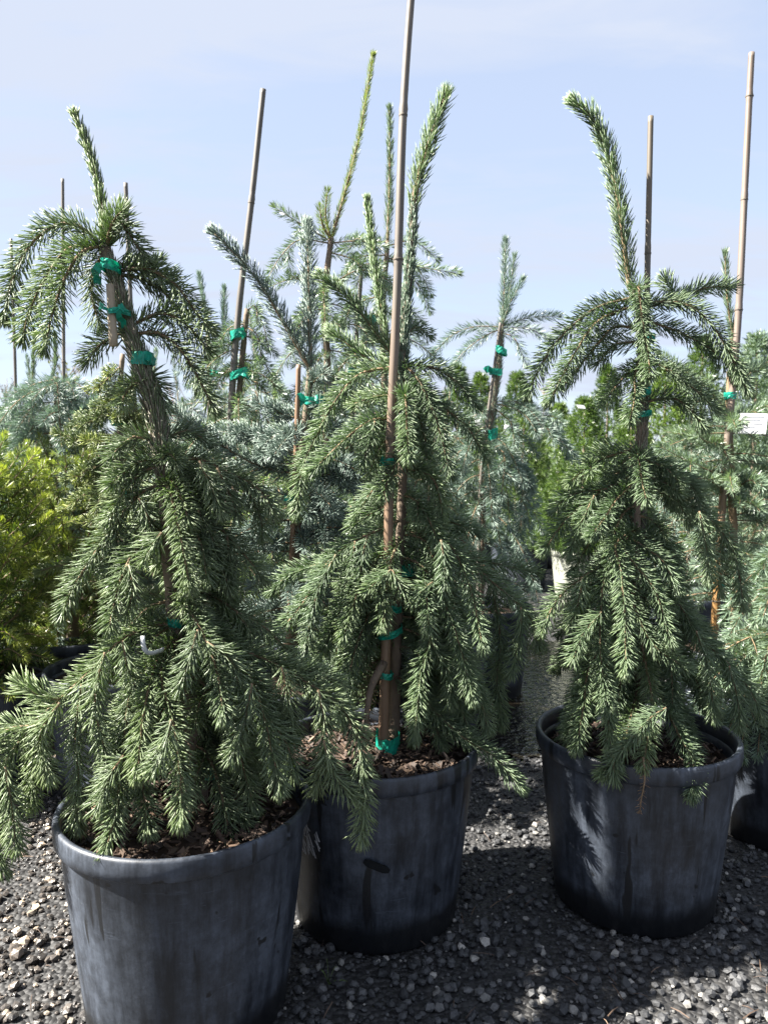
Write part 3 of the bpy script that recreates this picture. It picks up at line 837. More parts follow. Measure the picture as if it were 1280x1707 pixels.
# ---- tree one
t1 = Tree('weeping_spruce', 'bushy weeping spruce in the nearest pot, its bent top arching to the left', 'spruce tree',
          [at(342, 1392, Y1), at(318, 1200, Y1), at(298, 1080, Y1), at(282, 930, Y1), at(274, 790, Y1), at(258, 690, Y1), at(236, 610, Y1), at(214, 545, Y1), at(194, 470, Y1), at(174, 415, Y1)], S1, 0.0140, 0.0095, 'weeping spruces in black pots')
t1.clothe(0.60, 1.0, N_OLD, 3000, 14, 0.024, 0.0022, 0.0130)
t1.clothe(0.62, 0.97, N_GREEN, 1700, 24, 0.026, 0.0019, 0.0125)
K = dict(sides=0)
t1.br([(176, 418), (145, 385), (105, 372), (60, 398), (25, 455), (8, 528)], Y1, 0, .02, **K)
t1.br([(172, 412), (120, 412), (85, 450), (55, 505), (38, 562)], Y1, 0, .07, **K)
t1.br([(172, 410), (137, 420), (110, 460), (90, 515), (75, 578)], Y1, 0, .11, **K)
t1.br([(172, 425), (156, 455), (155, 500), (168, 542)], Y1, 0, -.06, **K)
t1.br([(180, 412), (182, 388), (190, 368), (203, 352)], Y1, 0, .06, **K)
t1.br([(183, 410), (196, 368), (215, 390), (240, 428)], Y1, 0, .03, **K)
t1.br([(174, 405), (171, 345), (160, 290), (145, 240), (127, 195)], Y1, 0, .01, sides=0, ang=16, scale=0.72, r0=0.0045)
t1.br([(190, 440), (220, 442), (248, 450), (275, 468)], Y1, 0, -.02, **K)
t1.br([(225, 450), (248, 444), (268, 432)], Y1 , 0.0, -.02, sides=0, scale=0.6)
t1.br([(200, 452), (242, 447), (290, 472), (325, 517), (350, 548)], Y1, 0, .05, **K)
t1.br([(200, 458), (240, 466), (272, 486), (300, 520)], Y1, 0, -.03, **K)
t1.br([(228, 538), (270, 522), (312, 542), (346, 582)], Y1, 0, .03, **K)
t1.br([(232, 556), (268, 556), (307, 590), (336, 640), (357, 682)], Y1, 0, .06, **K)
t1.br([(216, 555), (195, 558), (165, 577), (146, 602)], Y1, 0, .01, **K)
t1.br([(240, 625), (256, 628), (268, 650), (273, 676)], Y1, 0, -.01, **K)
t1.br([(240, 640), (222, 640), (210, 655), (203, 672)], Y1, 0, .06, **K)
t1.br([(258, 735), (225, 728), (200, 745), (186, 764)], Y1, 0, .03, **K)
t1.br([(264, 765), (228, 772), (205, 790), (186, 806)], Y1, 0, .05, **K)
t1.br([(268, 735), (310, 718), (330, 725), (348, 742)], Y1, 0, -.02, **K)
t1.br([(270, 770), (276, 758), (284, 756), (294, 768)], Y1, 0, .07, **K)
t1.br([(275, 768), (330, 765), (380, 788), (428, 812), (456, 852)], Y1, 0, .05, subs=[([(362, 780), (385, 828), (395, 858)], .05), ([(332, 768), (353, 812), (368, 852)], .07), ([(400, 800), (430, 850), (438, 890)], .02)], **K)
t1.br([(268, 808), (230, 826), (190, 878), (150, 935), (120, 985), (104, 1024)], Y1, 0, .06, subs=[([(200, 862), (190, 915), (178, 950)], .03), ([(232, 830), (250, 870), (245, 905)], .05)], **K)
t1.br([(272, 800), (284, 820), (297, 875), (307, 925), (316, 975)], Y1, 0, .13, **K)
t1.br([(276, 876), (232, 910), (206, 955), (190, 1010), (183, 1046)], Y1, 0, .11, subs=[([(270, 888), (255, 908), (243, 930)], .09), ([(215, 940), (222, 985), (212, 1020)], .08)], **K)
t1.br([(280, 815), (330, 850), (375, 888), (412, 930), (438, 965)], Y1, 0, .03, subs=[([(330, 850), (352, 890), (358, 935)], .05), ([(378, 890), (384, 940), (380, 980)], .03)], **K)
t1.br([(276, 830), (308, 860), (335, 905), (345, 965)], Y1, 0, .08, **K)
t1.br([(296, 990), (345, 988), (395, 1020), (440, 1045), (480, 1085)], Y1, 0, .02, subs=[([(395, 1020), (420, 1060), (425, 1100)], .02)], **K)
t1.br([(302, 1015), (345, 1036), (395, 1078), (455, 1105), (510, 1136), (560, 1170), (592, 1215), (605, 1270)], Y1, 0, .11,
      subs=[([(470, 1112), (483, 1170), (489, 1230)], .09), ([(530, 1150), (541, 1200), (540, 1255), (527, 1312)], .11), ([(540, 1235), (556, 1290), (590, 1330)], .13), ([(600, 1250), (606, 1330), (602, 1396)], .12), ([(440, 1098), (520, 1120), (560, 1140)], .05)], **K)
t1.br([(298, 1000), (312, 1012), (341, 1062), (363, 1125), (373, 1194)], Y1, 0, .19, subs=[([(330, 1050), (316, 1100), (301, 1146)], .17), ([(345, 1070), (385, 1100), (400, 1150)], .14)], **K)
t1.br([(300, 1030), (360, 1058), (400, 1105), (427, 1150), (448, 1225), (467, 1314)], Y1, 0, .16, subs=[([(420, 1140), (408, 1200), (386, 1262)], .16), ([(440, 1190), (478, 1240), (490, 1290)], .12), ([(405, 1110), (440, 1150), (470, 1210)], .09)], **K)
t1.br([(296, 1040), (250, 1045), (203, 1067), (165, 1105), (134, 1135), (95, 1170), (56, 1207), (15, 1262), (-6, 1305)], Y1, 0, .15, tone=.20,  # tone puts the sunlight on this branch into its needle colour
      subs=[([(175, 1088), (162, 1140), (160, 1185), (178, 1264)], .15), ([(137, 1140), (127, 1220), (132, 1300), (130, 1378)], .14), ([(100, 1172), (66, 1228), (84, 1294)], .16), ([(10, 1278), (20, 1345), (28, 1412)], .16), ([(-2, 1298), (-12, 1380), (4, 1450)], .13), ([(100, 1165), (68, 1160), (35, 1140)], .13), ([(56, 1205), (60, 1262), (52, 1340)], .10), ([(60, 1210), (15, 1215), (-25, 1250)], .15), ([(205, 1068), (215, 1120), (232, 1165)], .12)], **K)
t1.br([(303, 1060), (266, 1092), (250, 1140), (238, 1205), (230, 1290)], Y1, 0, .20, tone=.06, **K)
t1.br([(303, 1060), (275, 1100), (269, 1132), (290, 1207), (300, 1286), (302, 1368)], Y1, 0, .23, tone=.06, subs=[([(286, 1200), (276, 1240), (258, 1282)], .22)], **K)
t1.br([(303, 1080), (250, 1110), (219, 1155), (204, 1270), (195, 1348), (177, 1418)], Y1, 0, .21, subs=[([(206, 1260), (180, 1300), (165, 1345)], .18)], **K)
t1.br([(303, 1100), (250, 1160), (236, 1250), (240, 1320), (248, 1382)], Y1, 0, .18, **K)
t1.br([(310, 1130), (335, 1180), (338, 1240), (334, 1290)], Y1, 0, -.02, **K)
z1 = lambda v: float(at(300, v, Y1)[2])
t1.fill(z1(1240), z1(1010), 16, 0.17, 0.15, 0.12, 1.25, -50, 230)
t1.fill(z1(1200), z1(1020), 9, 0.22, 0.20, 0.15, 1.1, 20, 160)
t1.fill(z1(960), z1(750), 12, 0.13, 0.085, 0.15, 1.1, -50, 230)
t1.fill(z1(990), z1(760), 7, 0.17, 0.10, 0.15, 1.0, -60, 150)

# ---- tree two
t2 = Tree('weeping_spruce', 'weeping spruce in the middle pot, its tall leading shoot leaning right beside the cane', 'spruce tree',
          [at(655, 1290, Y2), at(660, 1080, Y2), at(666, 930, Y2), at(671, 800, Y2), at(669, 700, Y2), at(670, 620, Y2), at(676, 520, Y2), at(685, 420, Y2), at(690, 340, Y2)], S2, 0.0125, 0.0065, 'weeping spruces in black pots')
t2.clothe(0.60, 1.0, N_BLUEG, 3000, 17, 0.0245, 0.0018, 0.0085)
t2.br([(689, 350), (694, 312), (706, 268), (724, 212), (742, 160)], Y2, 0, .0, sides=0, ang=30, scale=1.05, r0=0.0068)
t2.br([(662, 611), (600, 624), (557, 671), (529, 724), (505, 780), (495, 856)], Y2, 0.02, .06, tone=.05, **K)
t2.br([(664, 700), (622, 700), (579, 729), (520, 786)], Y2, .02, .10, tone=.05, subs=[([(625, 702), (616, 735), (605, 772)], .08)], **K)
t2.br([(664, 662), (630, 660), (588, 674)], Y2, 0, -.03, **K)
t2.br([(672, 606), (698, 634), (726, 696), (750, 788)], Y2, 0, .13, **K)
t2.br([(676, 606), (730, 616), (766, 642), (792, 674)], Y2, 0, .0, **K)
t2.br([(678, 630), (740, 680), (780, 714), (808, 760)], Y2, 0, .06, **K)
t2.br([(672, 680), (676, 658), (678, 705), (681, 764)], Y2, .02, .14, **K)
t2.br([(672, 740), (664, 765), (648, 799), (637, 826)], Y2, .02, .09, **K)
t2.br([(672, 640), (696, 690), (710, 740), (712, 790)], Y2, 0, -.02, **K)
t2.br([(672, 780), (712, 790), (730, 815), (738, 862)], Y2, 0, .05, **K)
t2.br([(668, 842), (640, 845), (592, 872)], Y2, 0, -.02, **K)
t2.br([(663, 605), (630, 560), (585, 502), (536, 462)], Y2, 0, .03, sides=0, ang=36, scale=.9)
t2.br([(666, 610), (648, 570), (634, 500), (622, 420), (612, 336)], Y2, 0, -.02, sides=0, ang=24, scale=.75)
t2.br([(664, 622), (610, 596), (552, 553)], Y2, 0, -.03, sides=0, scale=.9)
t2.br([(676, 560), (694, 545), (716, 560)], Y2, 0, -.03, sides=0, scale=.7)
t2.br([(666, 868), (590, 903), (545, 940), (505, 1006), (458, 1062)], Y2, .02, .10, tone=.06, subs=[([(560, 925), (530, 985), (508, 1090)], .11), ([(592, 902), (578, 1000), (548, 1065), (520, 1115)], .07), ([(612, 893), (600, 960), (606, 1010)], .08), ([(545, 935), (480, 960), (455, 985)], .03)], **K)
t2.br([(668, 900), (655, 925), (646, 972), (638, 1044)], Y2, .03, .11, tone=.04, subs=[([(653, 950), (664, 970), (676, 992)], .11), ([(652, 950), (632, 966), (612, 984)], .11)], **K)
t2.br([(672, 890), (706, 900), (728, 950), (714, 1008), (718, 1062), (702, 1115), (698, 1160), (690, 1230)], Y2, 0, .15, subs=[([(722, 970), (702, 985), (692, 1005)], .11), ([(718, 1070), (748, 1120), (752, 1170)], .1)], **K)
t2.br([(674, 885), (745, 905), (780, 970), (794, 1026), (805, 1082)], Y2, 0, .14, tone=.04, subs=[([(735, 900), (742, 950), (735, 1000)], .11)], **K)
t2.br([(674, 880), (765, 925), (828, 977), (878, 1022), (898, 1076)], Y2, 0, .05, subs=[([(868, 1012), (866, 1060), (852, 1120)], .05), ([(820, 970), (834, 1070), (828, 1130), (836, 1206)], .0), ([(780, 930), (830, 940), (893, 955)], -.02)], **K)
t2.br([(664, 1130), (700, 1160), (763, 1223), (821, 1260), (866, 1312)], Y2, .02, .13, subs=[([(760, 1220), (770, 1200), (800, 1175)], .05)], **K)
t2.br([(668, 874), (725, 862), (793, 888)], Y2, 0, -.04, sides=2)
z2 = lambda v: float(at(660, v, Y2)[2])
t2.fill(z2(1130), z2(900), 16, 0.15, 0.17, 0.10, 1.2, -45, 222)
t2.fill(z2(1060), z2(880), 8, 0.20, 0.22, 0.15, 1.1, -50, 130)
t2.fill(z2(840), z2(640), 9, 0.13, 0.10, 0.15, 1.1, -45, 222)
t2.fill(z2(1040), z2(900), 6, 0.19, 0.2, 0.15, 1.2, 120, 235)
DS = Style(N_DEAD, per_m=520, nlen=0.020, wid=0.0012, ang=75, stem_r=0.006, twig=BARK)
dbr = branch(t2.root, [at(640, 1105, Y2 - .05), at(619, 1145, Y2 - .085), at(612, 1190, Y2 - .095), at(608, 1232, Y2 - .095)], DS, sides=0, origin=t2.og, r0=0.010)
dbr['label'] = 'dead brown twig with curled dry needles'

# ---- tree three
t3 = Tree('weeping_spruce', 'weeping spruce in the drip-marked right pot, its top shoot curving left', 'spruce tree',
          [at(1066, 1262, Y3), at(1064, 1100, Y3), at(1061, 1000, Y3), at(1059, 900, Y3), at(1062, 800, Y3), at(1070, 690, Y3), at(1071, 600, Y3), at(1066, 520, Y3), at(1052, 478, Y3)], S3, 0.0125, 0.007, 'weeping spruces in black pots')
t3.clothe(0.63, 1.0, N_OLD, 1700, 15, 0.022, 0.0018, 0.0085, tone=-.2)
t3.clothe(0.70, 1.0, N_BLUEG, 1500, 24, 0.0225, 0.0016, 0.0085)
t3.br([(1050, 482), (1040, 405), (1028, 322), (1008, 242), (986, 196), (957, 172)], Y3, 0, .02, sides=0, ang=34, r0=0.0060, scale=1.05)
t3.br([(1054, 496), (991, 515), (932, 565), (897, 617), (881, 656)], Y3, 0, .05, **K)
t3.br([(1056, 510), (998, 534), (958, 588), (916, 668)], Y3, 0, .09, **K)
t3.br([(1064, 548), (1024, 545), (998, 571), (965, 611), (941, 640)], Y3, 0, .02, **K)
t3.br([(1066, 570), (1024, 575), (996, 606)], Y3, 0, -.02, **K)
t3.br([(1062, 500), (1064, 478), (1070, 532), (1080, 592), (1082, 626)], Y3, 0, .14, tone=.05, **K)
t3.br([(1068, 515), (1132, 497), (1175, 480), (1219, 478)], Y3, 0, -.05, subs=[([(1125, 497), (1118, 482), (1108, 467)], -.03)], **K)
t3.br([(1066, 504), (1139, 506), (1188, 545), (1227, 611), (1245, 652)], Y3, 0, .06, **K)
t3.br([(1068, 530), (1145, 560), (1195, 591), (1228, 632)], Y3, 0, .0, **K)
t3.br([(1072, 600), (1100, 610), (1140, 634), (1190, 680)], Y3, 0, .07, **K)
t3.br([(1070, 672), (1120, 663), (1155, 689), (1173, 712)], Y3, 0, .04, **K)
t3.br([(1066, 600), (1058, 625), (1057, 665), (1049, 702)], Y3, 0, .10, **K)
t3.br([(1066, 608), (1040, 628), (1006, 670)], Y3, 0, .05, **K)
t3.br([(1064, 745), (991, 770), (950, 803)], Y3, 0, .04, sides=2)
t3.br([(1062, 790), (990, 826), (940, 870), (907, 918)], Y3, 0, .06, tone=.10, subs=[([(990, 826), (960, 890), (950, 920)], .06), ([(1010, 815), (950, 825), (925, 850)], .03)], **K)
t3.br([(1062, 800), (1030, 830), (1010, 860), (986, 892)], Y3, 0, .12, tone=.05, **K)
t3.br([(1062, 755), (1064, 765), (1068, 795), (1077, 834)], Y3, 0, .12, **K)
t3.br([(1066, 760), (1138, 798), (1160, 825), (1167, 856)], Y3, 0, .03, sides=2)
t3.br([(1062, 805), (1155, 845), (1204, 888), (1227, 937), (1238, 1008)], Y3, 0, .05, subs=[([(1165, 852), (1176, 910), (1181, 964)], .07), ([(1205, 890), (1195, 940), (1200, 985)], .03)], **K)
t3.br([(1060, 880), (1026, 908), (1034, 950), (1041, 1028), (1043, 1120)], Y3, .02, .21, tone=.06, **K)
t3.br([(1060, 890), (1020, 932), (968, 964), (926, 1003), (903, 1052)], Y3, .02, .10, subs=[([(970, 962), (965, 1000), (950, 1040)], .11)], **K)
t3.br([(1060, 890), (1012, 950), (1001, 1026), (1001, 1100), (1012, 1184)], Y3, .02, .17, subs=[([(1002, 1020), (970, 1060), (955, 1100)], .15)], **K)
t3.br([(1060, 880), (1040, 915), (1090, 983), (1117, 1070)], Y3, .02, .17, **K)
t3.br([(1060, 880), (1057, 900), (1103, 934), (1128, 982)], Y3, .02, .10, **K)
t3.br([(1061, 960), (1057, 1010), (1090, 1075), (1142, 1114)], Y3, .02, .15, **K)
t3.br([(1062, 1000), (990, 1045), (975, 1125), (952, 1200), (947, 1222)], Y3, 0, .12, **K)
t3.br([(1062, 1020), (1020, 1080), (1010, 1141), (1018, 1246)], Y3, 0, .20, **K)
t3.br([(1062, 1030), (988, 1100), (972, 1180), (961, 1246)], Y3, 0, .16, **K)
t3.br([(1064, 1050), (1076, 1110), (1087, 1174), (1080, 1223), (1072, 1276)], Y3, 0, .22, **K)
t3.br([(1064, 1090), (1096, 1150), (1130, 1223), (1155, 1272), (1152, 1325)], Y3, 0, .22, subs=[([(1110, 1180), (1080, 1200), (1035, 1252)], .22)], **K)
t3.br([(1066, 1130), (1052, 1190), (1037, 1240), (1003, 1290)], Y3, 0, .21, subs=[([(1030, 1250), (1022, 1268), (1024, 1296)], .215)], **K)
t3.br([(1064, 1040), (1110, 1085), (1119, 1130), (1120, 1180)], Y3, 0, .10, **K)
t3.br([(1062, 990), (1139, 1034), (1188, 1083), (1238, 1134), (1272, 1196)], Y3, 0, .10, subs=[([(1160, 1052), (1180, 1110), (1189, 1196)], .1), ([(1215, 1110), (1228, 1160), (1232, 1210)], .1)], **K)
tw = branch(t3.root, [at(1072, 1262, Y3 - .225), at(1074, 1300, Y3 - .235), at(1069, 1328, Y3 - .235), at(1066, 1352, Y3 - .23)], Style(N_DEAD, per_m=420, nlen=.010, wid=.0012, ang=60, stem_r=.0022), sides=0, origin=t3.og)
tw['label'] = 'bare twig end with a dry brown tip hanging over the rim'
z3 = lambda v: float(at(1062, v, Y3)[2])
t3.fill(z3(1140), z3(930), 16, 0.16, 0.16, 0.10, 1.25, -50, 230)
t3.fill(z3(1080), z3(900), 8, 0.21, 0.20, 0.15, 1.1, -40, 170)
t3.fill(z3(900), z3(745), 13, 0.15, 0.09, 0.15, 1.1, -50, 230)

# ---- stakes and ties of the front row
stake([(638, 1272), (645, 1010), (650, 760), (662, 480), (672, 190), (687, -30)], [Y2 - .045] * 6, 0.0104, CANE_LONG, 'long bamboo cane rising out of the photo through the middle spruce', (0.19, 0.437, 0.66, 0.845), rt=0.0068)
stake([(190, 577), (184, 474)], Y1 - .035, 0.0070, DOWEL, 'short pale wooden stick tied to the arching top of the nearest spruce', (), 'short_stick', None, rt=0.0062)
stake([(1064, 1262), (1068, 1100), (1073, 760), (1078, 480), (1084, 194)], [Y3 + .012] * 5, 0.0072, CANE_SLIM, 'slim bamboo cane behind the curved-top spruce in the right pot', (0.3, 0.52, 0.8), rt=0.0056)
G = 'green plastic ties round stems and stakes'
tie(186, 446, Y1 - .016, 32, 20, 'topmost green tie on the arching spruce top, one square end hanging left', [(-24, 24, 18)], .030)
tie(200, 524, Y1 - .012, 40, 12, 'green bow knotted round the short pale stick', [(-34, -10, 13), (14, -4, 15), (8, 22, 12)], .034)
tie(238, 598, Y1, 44, 26, 'bunched green tie on the stem just below the short pale stick', [(22, 4, 18)], .018)
tie(293, 1036, Y1, 34, 18, 'dark green tie on the trunk of the nearest spruce above the white tag', [], .016)
tie(350, 1290, Y1 - .02, 22, 16, 'green tie at the foot of the nearest spruce over the bark mix', [(6, 10, 14)], .014)
tie(646, 770, Y2 - .04, 32, 13, 'green tie on the long cane beneath the upper branches of the middle spruce', [(-6, 2, 20)], .02)
tie(650, 1008, Y2 - .022, 46, 14, 'small green tie low on the middle spruce, first above the thick wound tie', [(6, 2, 16)], .042)
tie(650, 1052, Y2 - .022, 50, 15, 'wound green tie with ends sticking out left on the long cane', [(-30, -2, 11)], .042)
tie(642, 1123, Y2 - .045, 32, 13, 'narrow green tie on the long cane above the dead twig', [(-16, -2, 9), (10, 4, 9)], .024)
tie(646, 1244, Y2 - .022, 48, 58, 'broad green tie at the foot of the long cane on the soil', [], .044)
tie(680, 950, Y2, 30, 24, 'dark green tie on the trunk beside the long cane, below mid height', [(12, 2, 16)], .016)
tie(1070, 655, Y3, 30, 16, 'upper green tie round the curved-top spruce and its slim cane', [(-16, 2, 14)], .026)
tie(1072, 690, Y3, 28, 12, 'lower green tie round the curved-top spruce and its slim cane', [(8, 6, 10)], .026)
tie(1080, 562, Y3 - .005, 26, 14, 'green tie half hidden near the top of the curved-top spruce', [], .018)

# white looped plant tag on the nearest spruce
ks = np.linspace(0, 1, 12)[:, None]
c0 = at(238, 1060, Y1 - .105); c1 = at(274, 1082, Y1 - .085)
arc = c0 + (c1 - c0) * ks + np.array((-0.006, -0.012, -0.012)) * np.sin(ks * math.pi) + np.array((0.0, 0, 0))
V, F = strip(arc - c0, 0.0068, 0.0008, (0.35, 0.25, 0.9))
tg = link('loop_tag', mesh_tris('loop_tag', V, F, WHITE, None, True), None, tuple(c0))
tag(tg, 'white plastic loop tag on a low branch of the nearest spruce', 'plant tag')

# weed by the middle pot
wx = ground_at(548, 1640)
wr = link('weed_tuft', None, None, tuple(wx)); tag(wr, 'small grassy weed growing in gravel in front of the middle pot', 'weed')
for (dx_, dz_, dy_) in [(-.004, .045, 0), (.032, .012, -.01), (-.016, .022, .005), (.014, .026, .008)]:
    kk = np.linspace(0, 1, 7)[:, None]
    P = np.array((dx_, dy_, 0)) * kk + np.array((0, 0, dz_)) * np.sin(kk * 1.9) / math.sin(1.57)
    V, F = strip(P, 0.0042 * np.array((.7, 1, 1, .9, .7, .45, .1)), .0005, (dy_ + .01, 1, 0))
    link('blade', mesh_tris('blade', V, F, GRASS), wr)
#__BACK__
# ================================================================== SECOND ROWS
def row_pot(x, y, label, sc=1.0, mats=None, mix=None, group='black nursery pots'):
    p = pot(x, y, label, group, sc=sc, mats=mats)
    s_ = soil(x, y, mix or ('potting mix inside the ' + label), sc, 0)
    return p
MB = Style(N_BLUE, per_m=1400, nlen=0.036, wid=0.0029, ang=52, full=False, side=0.085, stem_r=.0026)
MG = Style(N_BLUEG, per_m=1500, nlen=0.030, wid=0.0027, ang=52, full=False, side=0.085, stem_r=.0026)
MA = Style(N_BLUE, per_m=1500, nlen=0.034, wid=0.0023, ang=60, full=True, side=0.10, stem_r=.0030, side_len=.5)
MF = Style(N_FIR, tipg=.3, per_m=1150, nlen=0.026, wid=0.0022, ang=58, full=True, side=0.07, stem_r=.003, side_len=.5)

# ---- blue spruce between the nearest and the middle spruce
Ya = 1.95
a_ = Tree('blue_spruce', 'stiff blue spruce with two thick bare-tipped shoots behind the nearest spruce', 'spruce tree',
          [at(484, 1140, Ya), at(488, 1000, Ya), at(500, 800, Ya), at(512, 680, Ya), at(518, 615, Ya)], MA, 0.017, 0.009, 'blue spruces of the second row')
a_.clothe(.55, 1.0, N_BLUE, 1500, 40, .026, .002, .009, full=False)
a_.br([(520, 622), (480, 550), (440, 482), (400, 432), (357, 388)], Ya, 0, .05, sides=0, ang=48, r0=.006)
a_.br([(518, 610), (516, 540), (515, 470), (513, 375)], Ya, 0, .0, sides=0, ang=40, r0=.006)
a_.br([(520, 640), (532, 628), (540, 622)], Ya, .0, .06, sides=0)
a_.br([(496, 792), (430, 776), (370, 742), (285, 682)], Ya, 0, .12, sides=5)
a_.br([(498, 760), (450, 735), (400, 722), (360, 720)], Ya, 0, .02, sides=4)
a_.br([(490, 905), (440, 905), (395, 902)], Ya, 0, .1, sides=3)
a_.br([(492, 900), (540, 880), (595, 882)], Ya, 0, .08, sides=4)
a_.br([(505, 700), (470, 690), (430, 672)], Ya, 0, .0, sides=3)
a_.br([(512, 690), (560, 660), (598, 655)], Ya, 0, .02, sides=3)
a_.br([(500, 800), (560, 790), (600, 800)], Ya, 0, .06, sides=4)
za = lambda v: float(at(500, v, Ya)[2])
a_.fill(za(1090), za(700), 22, 0.30, 0.20, 0.10, 0.30)
stake([(478, 1150), (484, 985), (492, 800), (498, 608)], Ya - .03, 0.0075, CANE_BROWN, 'reddish cane tied to the stiff blue spruce behind the nearest spruce', (.3, .7))
tie(518, 669, Ya - .02, 30, 16, 'bright green tie with two square ends on the stiff blue spruce', [(-24, 2, 22), (26, 4, 24)], .02)
tie(484, 830, Ya - .02, 24, 12, 'pale turquoise tie lower on the reddish cane', [(4, 0, 14)], .02)
tie(490, 950, Ya - .02, 26, 14, 'dark tie at the foot of the reddish cane', [], .02)
row_pot(float(at(484, 1140, Ya)[0]), Ya, 'black pot of the stiff blue spruce, hidden between two front pots')

# ---- two tall spruces whose leaders stand against the sky
Yb = 2.45
b_ = Tree('green_spruce', 'tall spruce whose bright green top shoot leans right in the sky', 'spruce tree',
          [at(545, 1010, Yb), at(545, 760, Yb), at(545, 600, Yb), at(541, 500, Yb), at(552, 396, Yb)], MG, 0.017, 0.009, 'spruces behind the middle spruce')
GB = Style(N_FIR, per_m=1700, nlen=0.024, wid=0.002, ang=26, full=False, side=0, stem_r=.005, tone=-.1)
_st = b_.st; b_.st = GB
b_.br([(553, 396), (576, 318), (600, 222), (612, 150), (622, 92)], Yb, 0, .0, sides=0)
b_.br([(552, 400), (543, 360), (546, 318)], Yb, 0, 0.02, sides=0, ang=45)
b_.br([(552, 400), (538, 375), (533, 345)], Yb, 0, 0.06, sides=0, ang=45)
b_.st = _st
b_.br([(548, 400), (500, 372), (458, 346)], Yb, 0, .02, sides=1)
b_.br([(546, 405), (500, 400), (470, 425), (446, 465)], Yb, 0, .06, sides=1)
b_.br([(552, 405), (600, 402), (640, 412)], Yb, 0, .05, sides=1)
b_.br([(548, 420), (600, 440), (590, 490), (575, 540)], Yb, 0, .05, sides=1)
b_.br([(545, 470), (490, 465), (445, 480)], Yb, 0, .02, sides=2)
b_.br([(545, 480), (600, 450), (650, 470), (665, 500)], Yb, 0, .1, sides=2)
b_.br([(545, 540), (600, 545), (630, 590)], Yb, 0, .1, sides=2)
zb = lambda v: float(at(545, v, Yb)[2])
b_.fill(zb(700), zb(470), 16, 0.30, 0.16, 0.10, 0.7)
b_.fill(zb(960), zb(700), 20, 0.36, 0.30, 0.10, 0.6)
row_pot(float(at(545, 1010, Yb)[0]), Yb, 'black pot of the bright-topped tall spruce, far behind the middle spruce')
Yc = 2.6
c_ = Tree('green_spruce', 'spruce with a straight dark top shoot just left of the long cane', 'spruce tree',
          [at(700, 1040, Yc - .12), at(655, 800, Yc - .06), at(638, 560, Yc), at(646, 402, Yc)], MG, 0.016, 0.008, 'spruces behind the middle spruce')
c_.br([(646, 404), (649, 330), (650, 250), (649, 182)], Yc, 0, 0, sides=0, ang=24, r0=.006)
c_.br([(646, 404), (610, 402), (572, 416)], Yc, 0, .04, sides=1)
c_.br([(646, 410), (690, 402), (728, 432)], Yc, 0, .02, sides=0)
c_.br([(646, 430), (700, 445), (764, 456)], Yc, 0, .05, sides=0, tone=.15)
c_.br([(646, 430), (690, 440), (718, 490)], Yc, 0, .0, sides=0)
c_.br([(646, 425), (600, 430), (570, 470)], Yc, 0, .08, sides=1)
zc = lambda v: float(at(638, v, Yc)[2])
c_.fill(zc(640), zc(430), 14, 0.27, 0.16, 0.10, 0.75)
c_.fill(zc(920), zc(640), 18, 0.34, 0.28, 0.10, 0.6)
stake([(580, 950), (590, 640), (602, 458)], Yc - .1, .008, CANE_GREY, 'short grey cane with green tie behind the middle spruce', (.4, .8))
tie(606, 531, Yc - .12, 24, 16, 'green tie with square end on the short grey cane', [(18, 8, 22)], .02)
tie(590, 622, Yc - .11, 22, 16, 'green tie low on the short grey cane', [], .02)
row_pot(float(at(700, 1040, Yc - .12)[0]), Yc - .12, 'black pot of the straight-topped spruce behind the long cane')

# ---- staked spruce left of centre
Yd = 2.35
d_ = Tree('green_spruce', 'small staked spruce with short drooping tips under the leaning grey cane', 'spruce tree',
          [at(385, 1040, Yd), at(392, 760, Yd), at(402, 620, Yd), at(412, 515, Yd)], MG, 0.015, 0.008, 'spruces behind the nearest spruce')
for P in ([(412, 520), (425, 510), (440, 545), (448, 580)], [(410, 540), (385, 545), (362, 575)], [(410, 545), (430, 560), (436, 600)], [(408, 560), (380, 575), (355, 578)], [(405, 600), (440, 605), (460, 645)], [(404, 610), (375, 620), (355, 660)]):
    d_.br(P, Yd, 0, .04, sides=1)
zd = lambda v: float(at(400, v, Yd)[2])
d_.fill(zd(760), zd(560), 14, 0.26, 0.12, 0.10, 0.7)
d_.fill(zd(980), zd(760), 14, 0.34, 0.30, 0.10, 0.6)
stake([(376, 1040), (384, 716), (398, 520), (420, 330), (439, 149)], [Yd - .03] * 5, .0115, CANE_GREY, 'grey cane leaning right against the sky, left of the tall shoots', (.25, .5, .8), rt=.0085)
tie(396, 558, Yd - .03, 28, 18, 'upper green tie on the leaning grey cane', [(14, 2, 10)], .025)
tie(398, 624, Yd - .03, 34, 16, 'lower green tie on the leaning grey cane with an end to the right', [(22, 3, 22)], .025)
tie(358, 622, Yd + .05, 18, 10, 'small green tie left of the leaning grey cane', [(10, 3, 9)], .02)
row_pot(float(at(385, 1040, Yd)[0]), Yd, 'black pot of the small staked spruce with the leaning cane')

# ---- pale shoots far left of centre
Ye = 3.1
e_ = Tree('blue_spruce', 'pale blue spruce showing two upright shoots right of the nearest tree top', 'spruce tree',
          [at(352, 950, Ye), at(350, 700, Ye), at(347, 560, Ye)], MB, .014, .008, 'blue spruces of the back rows')
e_.br([(347, 570), (342, 520), (333, 460)], Ye, 0, 0, sides=0, ang=25)
e_.br([(350, 640), (372, 560), (374, 482)], Ye, 0, 0, sides=0, ang=32)
ze = lambda v: float(at(350, v, Ye)[2])
e_.fill(ze(900), ze(590), 24, 0.42, 0.15, 0.2, 0.4)
row_pot(float(at(352, 950, Ye)[0]), Ye, 'black pot of the pale blue spruce with two upright shoots')

